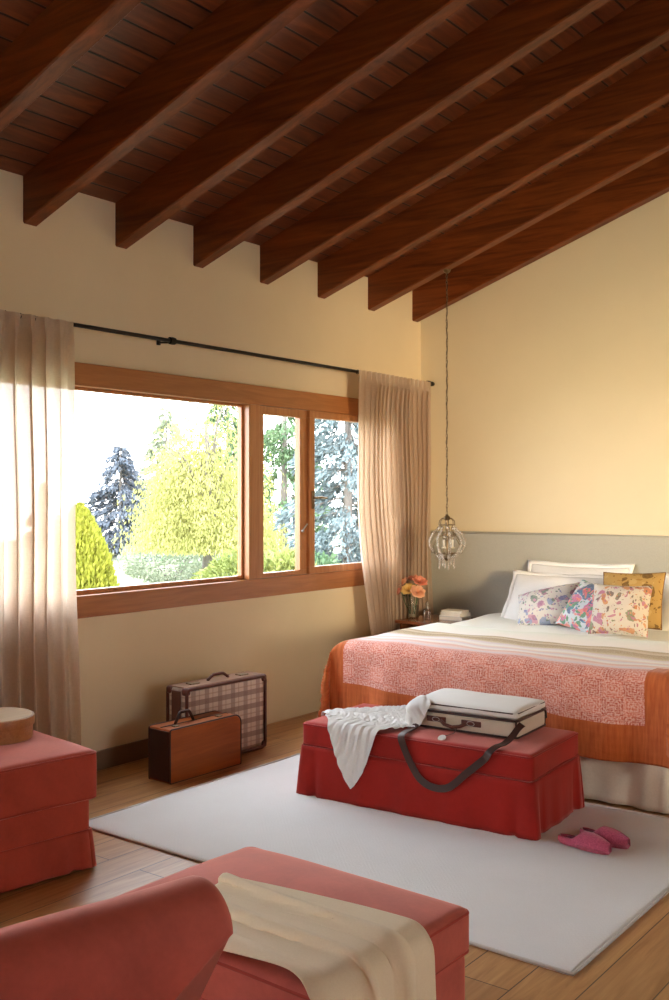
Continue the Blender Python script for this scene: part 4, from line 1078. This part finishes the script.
# throw: bunched cream cloth from the armchair arm over the stool and down its near side
nu, nv = 100, 76; Lw, Ww = 1.10, .62; ru, rv = Lw/(nu-1), Ww/(nv-1)
A, B = np.meshgrid(np.linspace(0, 1, nu), np.linspace(-.5, .5, nv), indexing='ij')
S_ = A*Lw; top_l = 3.03-2.38; on_ = np.minimum(S_, top_l); dn_ = np.maximum(S_-top_l, 0)
X = 2.38+on_+.03*np.sin(B*9)*(dn_ > 0); Z = .475-dn_*.96; wd = .33+.05*np.sin(A*3)
F_ = .034*np.sin(B*3.6*PI+1.9*A+1)+.010*np.sin(B*19+A*4)
Y = 1.93+B*wd+.05*np.sin(A*2.6)-.03*A
Z = Z+F_*(dn_ <= 0); X = X+F_*(dn_ > 0)*1.0
P0 = np.stack([X, Y, Z], -1)
stool = ((2.578, 2.085, .225), (.8150/2+.016, .32+.014, .225+.020), R_(-1), .035)
P1_ = drape(P0, ru, rv, [stool], steps=70, iters=6, fric=.93, th=.007, kb=.03)
for _ in range(5):
    Q = P1_.copy(); Q[1:-1, 1:-1] = (P1_[1:-1, 1:-1]*2+P1_[:-2, 1:-1]+P1_[2:, 1:-1]+P1_[1:-1, :-2]+P1_[1:-1, 2:])/6; P1_ = Q
Nn = normals(P1_); Nn *= np.sign(Nn[10:50].sum(axis=(0, 1))[2])
rd = .5+.5*np.sin(B*17+2.6*np.sin(A*2.2+.6)+3.0*A); P1_ = P1_+Nn*(rd**3*.020+.003)[..., None]
o = cloth_obj('throw_blanket', P1_, M['throw'], .004); tag(o, 'cream throw blanket bunched across the foreground coral ottoman', 'blanket')

# ------------------------------------------------------------------ garden
def m_leaf(name, a, b, tr=.35):
    n = NT(name); c = n.mix(n.ramp(n.noise(n.coord(), 1.4, 4, .7), [(.3, 0.0), (.7, 1.0)]), a, b); c = n.mix(n.math('MULTIPLY', n.noise(n.coord(), 11, 2), .5), c, b)
    n.set(Base_Color=c, Roughness=.7, Specular_IOR_Level=.2); n.translucent(c, tr); return n.m
M['l_yel'] = m_leaf('golden_larch_leaf', lin(124, 128, 66), lin(172, 170, 108), .38)
M['l_topi'] = m_leaf('golden_cypress_leaf', lin(118, 128, 40), lin(162, 162, 66), .3)
M['l_blue'] = m_leaf('blue_spruce_leaf', lin(70, 88, 92), lin(116, 130, 134), .2)
M['l_dark'] = m_leaf('grey_conifer_leaf', lin(58, 66, 76), lin(98, 106, 118), .2)
M['l_green'] = m_leaf('green_conifer_leaf', lin(52, 84, 60), lin(100, 122, 88), .3)
M['l_lime'] = m_leaf('lime_shrub_leaf', lin(96, 112, 52), lin(142, 148, 88), .3)
M['l_pale'] = m_leaf('pale_shrub_leaf', lin(104, 118, 92), lin(146, 152, 132), .3)
M['bark'] = m_plain('pale_bark', lin(104, 98, 94), .9)
n = NT('lawn'); v = n.coord(); n.set(Base_Color=n.mix(n.noise(v, .6, 5), lin(112, 122, 92), lin(150, 152, 128)), Roughness=.95); M['lawn'] = n.m
GX = -.6
mb = MB(); nxg, nyg = 30, 40
Xg = np.linspace(GX, -46, nxg); Yg = np.linspace(-14, 62, nyg)
vs = [(x, y, -.25-.012*(GX-x)+.25*math.sin(x*.3)*math.sin(y*.21)*min(1, (GX-x)/8)) for x in Xg for y in Yg]
mb.add(vs, [(i*nyg+j, i*nyg+j+1, (i+1)*nyg+j+1, (i+1)*nyg+j) for i in range(nxg-1) for j in range(nyg-1)])
mb.build('lawn', M['lawn'], None, True, kind='structure')
def gz(x, y): return -.25-.012*(GX-x)+.25*math.sin(x*.3)*math.sin(y*.21)*min(1, (GX-x)/8)
def leaves(C_, D_, size, asp, rg):
    """C_: leaf centres, D_: leaf directions -> vertex and face arrays of pointed leaf quads"""
    n_ = len(C_); D_ = D_/(np.linalg.norm(D_, axis=1, keepdims=True)+1e-9)
    rv = rg.normal(size=(n_, 3)); S = np.cross(D_, rv); S /= np.linalg.norm(S, axis=1, keepdims=True)+1e-9
    sz = (size*rg.uniform(.6, 1.3, n_))[:, None]
    V = np.stack([C_-D_*sz*.5, C_+S*sz*asp*.5, C_+D_*sz*.5, C_-S*sz*asp*.5], 1).reshape(-1, 3)
    return V
def foliage_obj(name, V, mat, parent):
    me = bpy.data.meshes.new(name); nq = len(V)//4
    me.vertices.add(len(V)); me.vertices.foreach_set('co', V.astype(np.float32).ravel())
    me.loops.add(nq*4); me.loops.foreach_set('vertex_index', np.arange(nq*4, dtype=np.int32))
    me.polygons.add(nq); me.polygons.foreach_set('loop_start', np.arange(0, nq*4, 4, dtype=np.int32)); me.polygons.foreach_set('loop_total', np.full(nq, 4, dtype=np.int32))
    me.update(calc_edges=True); me.validate(); return link(name, me, mat, parent, False)
def conifer(x, y, h, r, mat, seed, label, n_=14000, size=.16, droop=.35, low=.08, cat='tree', pw=.9):
    z = gz(x, y)-.05; root = empty('conifer_tree', (x, y, z), label=label, cat=cat); rg = np.random.default_rng(seed)
    br = 150; bz = np.sort(rg.uniform(low, .99, br)); ba = rg.uniform(0, 2*PI, br); bl_ = r*(1-bz)**pw*rg.uniform(.75, 1.1, br)+.05
    k = rg.integers(0, br, n_); w = bl_[k]; keep = rg.uniform(0, w.max(), n_) < w*1.2; k = k[keep]; t_ = rg.uniform(.12, 1, len(k))**.7
    a = ba[k]+rg.normal(0, .22, len(k))*(.4+t_*.4); rad = bl_[k]*t_
    zz = bz[k]*h-droop*rad+.10*h/10*rg.normal(size=len(k))-rg.uniform(0, .12, len(k))*t_
    C_ = np.stack([rad*np.cos(a), rad*np.sin(a), zz], 1)
    D_ = np.stack([np.cos(a), np.sin(a), -droop-.3+rg.normal(0, .35, len(k))], 1)+rg.normal(0, .35, (len(k), 3))
    foliage_obj('foliage', leaves(C_, D_, size, .35, rg), mat, root)
    tr = MB(); tr.tube([(0, 0, 0), (.03, 0, h*.5), (0, 0, h*.97)], [.03*r+.05, .02*r+.03, .01], 8)
    for i in range(0, br, 3):
        tr.tube([(0, 0, bz[i]*h), (bl_[i]*.8*math.cos(ba[i]), bl_[i]*.8*math.sin(ba[i]), bz[i]*h-droop*bl_[i]*.8)], [.02, .006], 4)
    tr.build('trunk', M['bark'], root, True); return root
def weeping(x, y, h, r, mat, seed, label, n_=36000):
    z = gz(x, y)-.05; root = empty('weeping_tree', (x, y, z), label=label, cat='tree'); rg = np.random.default_rng(seed)
    ns = 240; a = rg.uniform(0, 2*PI, ns); f = rg.uniform(0, 1, ns)**.55; rad = r*f*(1+.22*np.sin(4*a+2)+.15*np.sin(7*a))
    top = h*(1-.50*f**1.5)*rg.uniform(.62, 1.0, ns)*(1+.14*np.sin(3*a+1)+.10*np.sin(5*a)); L_ = np.minimum(top-.9, h*rg.uniform(.25, .62, ns))
    k = rg.integers(0, ns, n_); t_ = rg.uniform(0, 1, n_)
    sw = .16+.10*t_
    C_ = np.stack([(rad[k]+.18*r*np.sin(t_*2))*np.cos(a[k])+rg.normal(0, 1, n_)*sw, (rad[k]+.18*r*np.sin(t_*2))*np.sin(a[k])+rg.normal(0, 1, n_)*sw, top[k]-L_[k]*t_], 1)
    D_ = np.stack([.3*np.cos(a[k]), .3*np.sin(a[k]), -np.ones(n_)], 1)+rg.normal(0, .35, (n_, 3))
    foliage_obj('foliage', leaves(C_, D_, .085, .32, rg), mat, root)
    tr = MB(); tr.tube([(0, 0, 0), (.1, .05, h*.4), (0, 0, h*.85)], [.13, .10, .03], 8)
    for i in range(0, ns, 8): tr.tube([(0, 0, h*.45), (rad[i]*.6*math.cos(a[i]), rad[i]*.6*math.sin(a[i]), top[i]*.9), (rad[i]*math.cos(a[i]), rad[i]*math.sin(a[i]), top[i])], [.05, .025, .01], 5)
    tr.build('trunk', M['bark'], root, True); return root
def shrub(x, y, h, r, mat, seed, label, n_=6000, size=.07, name='shrub', cone=False, cat='shrub', asp=.45):
    z = gz(x, y)-.03; root = empty(name, (x, y, z), label=label, cat=cat); rg = np.random.default_rng(seed)
    d = rg.normal(size=(n_, 3)); d /= np.linalg.norm(d, axis=1, keepdims=True); rr_ = rg.uniform(.72, 1.03, n_)+.10*np.sin(d[:, 0]*7+seed)*np.sin(d[:, 2]*6)
    if cone:
        t_ = rg.uniform(0, 1, n_); a = rg.uniform(0, 2*PI, n_); rad = r*np.sin(PI*(.22+.78*t_)**.9)**.7*rr_; C_ = np.stack([rad*np.cos(a), rad*np.sin(a), t_*h], 1); d = np.stack([np.cos(a)*.4, np.sin(a)*.4, np.full(n_, 1.0)], 1)+rg.normal(0, .25, (n_, 3))
    else: C_ = d*rr_[:, None]*np.array([r, r, h*.5])+np.array([0, 0, h*.5]); d = d+rg.normal(0, .6, (n_, 3))
    foliage_obj('foliage', leaves(C_, d, size, asp, rg), mat, root)
    tr = MB()
    for i in range(7): aa = i*.9; tr.tube([(0, 0, 0), (r*.4*math.cos(aa), r*.4*math.sin(aa), h*.6)], [.03, .008], 5)
    tr.build('stem', M['bark'], root, True); return root
def place(u, d):   # plan position from bearing (in 1000ths right of the view axis) and depth, for laying out the garden
    A_ = math.radians(37.4); l = u*d
    return 4.36-math.sin(A_)*d+math.cos(A_)*l, math.cos(A_)*d+math.sin(A_)*l
x, y = place(-.250, 12.5); shrub(x, y, 1.95, .46, M['l_topi'], 1, 'golden clipped cypress just outside the left part of the window', 26000, .085, 'cypress_shrub', True, 'shrub', .4)
x, y = place(-.210, 34); conifer(x, y, 3.8, 1.9, M['l_dark'], 2, 'grey blue conifer standing far back at the left of the garden', 18000, .20, pw=.62)
x, y = place(-.285, 40); conifer(x, y, 2.7, 1.3, M['l_dark'], 12, 'low grey conifer at the far left beyond the golden cypress', 5000, .25)
x, y = place(-.126, 20); weeping(x, y, 4.0, 1.12, M['l_yel'], 3, 'yellow leaved weeping tree in the middle of the garden view')
x, y = place(-.105, 30); conifer(x, y, 6.6, 2.2, M['l_green'], 4, 'tall green conifer behind the right side of the weeping tree', 24000, .17, .3)
x, y = place(-.050, 25); conifer(x, y, 7.2, 1.9, M['l_green'], 5, 'tall green conifer seen through the narrow middle pane', 26000, .15, .3)
x, y = place(.012, 16); conifer(x, y, 6.0, 1.45, M['l_blue'], 6, 'silvery blue spruce seen through the right pane', 30000, .13, .3)
x, y = place(.056, 26); conifer(x, y, 7.0, 1.9, M['l_blue'], 16, 'second silvery spruce partly behind the right curtain', 20000, .16, .3)
x, y = place(-.165, 44); conifer(x, y, 6.4, 2.6, M['l_pale'], 17, 'pale hazy tree far away behind the weeping tree', 9000, .34, .2)
for i, (u_, d_, h_2, r_2, mt, lb) in enumerate(((-.235, 9.6, .95, .55, 'l_pale', 'pale round shrub below the golden cypress'), (-.200, 11.5, .95, .75, 'l_pale', 'pale low shrub at the foot of the left window pane'),
     (-.160, 24, 1.0, 1.2, 'l_pale', 'pale bush in front of the distant conifers'), (-.118, 13, .85, .7, 'l_lime', 'lime green bush under the weeping tree'),
     (-.055, 10.5, 1.35, .50, 'l_lime', 'lime green bush low in the narrow middle pane'), (-.030, 14, 1.2, .8, 'l_green', 'green bush at the foot of the silvery spruce'),
     (.020, 12, .85, .7, 'l_lime', 'lime green bush low behind the right curtain edge'), (-.085, 15.5, 1.2, .8, 'l_lime', 'lime green bush right of the weeping tree'))):
    x, y = place(u_, d_); shrub(x, y, h_2, r_2, M[mt], 30+i, lb, 7000, .085)

# ------------------------------------------------------------------ light
W = bpy.data.worlds.new('sky'); SC.world = W; W.use_nodes = True
nt = W.node_tree; bg = nt.nodes['Background']
tc = nt.nodes.new('ShaderNodeTexCoord'); sp_ = nt.nodes.new('ShaderNodeSeparateXYZ'); rp = nt.nodes.new('ShaderNodeValToRGB')
nt.links.new(tc.outputs['Generated'], sp_.inputs[0]); nt.links.new(sp_.outputs[2], rp.inputs[0]); nt.links.new(rp.outputs[0], bg.inputs[0])
rp.color_ramp.elements[0].position = 0.0; rp.color_ramp.elements[0].color = (.96, .97, 1, 1); rp.color_ramp.elements[1].position = .6; rp.color_ramp.elements[1].color = (.82, .91, 1, 1)
bg.inputs[1].default_value = 8.0
def light(name, ty, loc, rot, e, col, **k):
    l = bpy.data.lights.new(name, ty); l.energy = e; l.color = col
    for a_, v_ in k.items(): setattr(l, a_, v_)
    o = bpy.data.objects.new(name, l); COL.objects.link(o); o.location = loc; o.rotation_euler = rot; return o
light('sun', 'SUN', (0, -10, 10), (R_(48), 0, R_(14)), 4.2, (1, .94, .82), angle=.01)
# added warm area lamp outside the right opening, for the back wall glow
o = light('warm_fill_lamp_right', 'AREA', (RX+1.3, 2.75, 1.75), (0, 0, 0), 85, (1, .77, .46), shape='RECTANGLE', size=1.4, size_y=1.0, spread=R_(48))
o.rotation_euler = (Vector((2.9, 7.2, 1.95))-o.location).to_track_quat('-Z', 'Y').to_euler()

# ------------------------------------------------------------------ camera
cam = bpy.data.cameras.new('camera'); co = bpy.data.objects.new('camera', cam); COL.objects.link(co); SC.camera = co
cam.sensor_fit = 'VERTICAL'; cam.sensor_height = 36; cam.lens = 1020/1000*36
cam.shift_y = -.003
co.location = (4.36, 0, 1.55); co.rotation_euler = (R_(90), 0, R_(37.4)); cam.clip_end = 300; cam.clip_start = .05
vs_ = SC.view_settings; vs_.view_transform = 'Standard'; vs_.look = 'None'; vs_.gamma = 1; vs_.use_curve_mapping = False; vs_.exposure = 0.55
SC.cycles.use_denoising = True
SC.cycles.max_bounces = 10; SC.cycles.diffuse_bounces = 6; SC.cycles.transparent_max_bounces = 16
SC.cycles.sample_clamp_indirect = 8
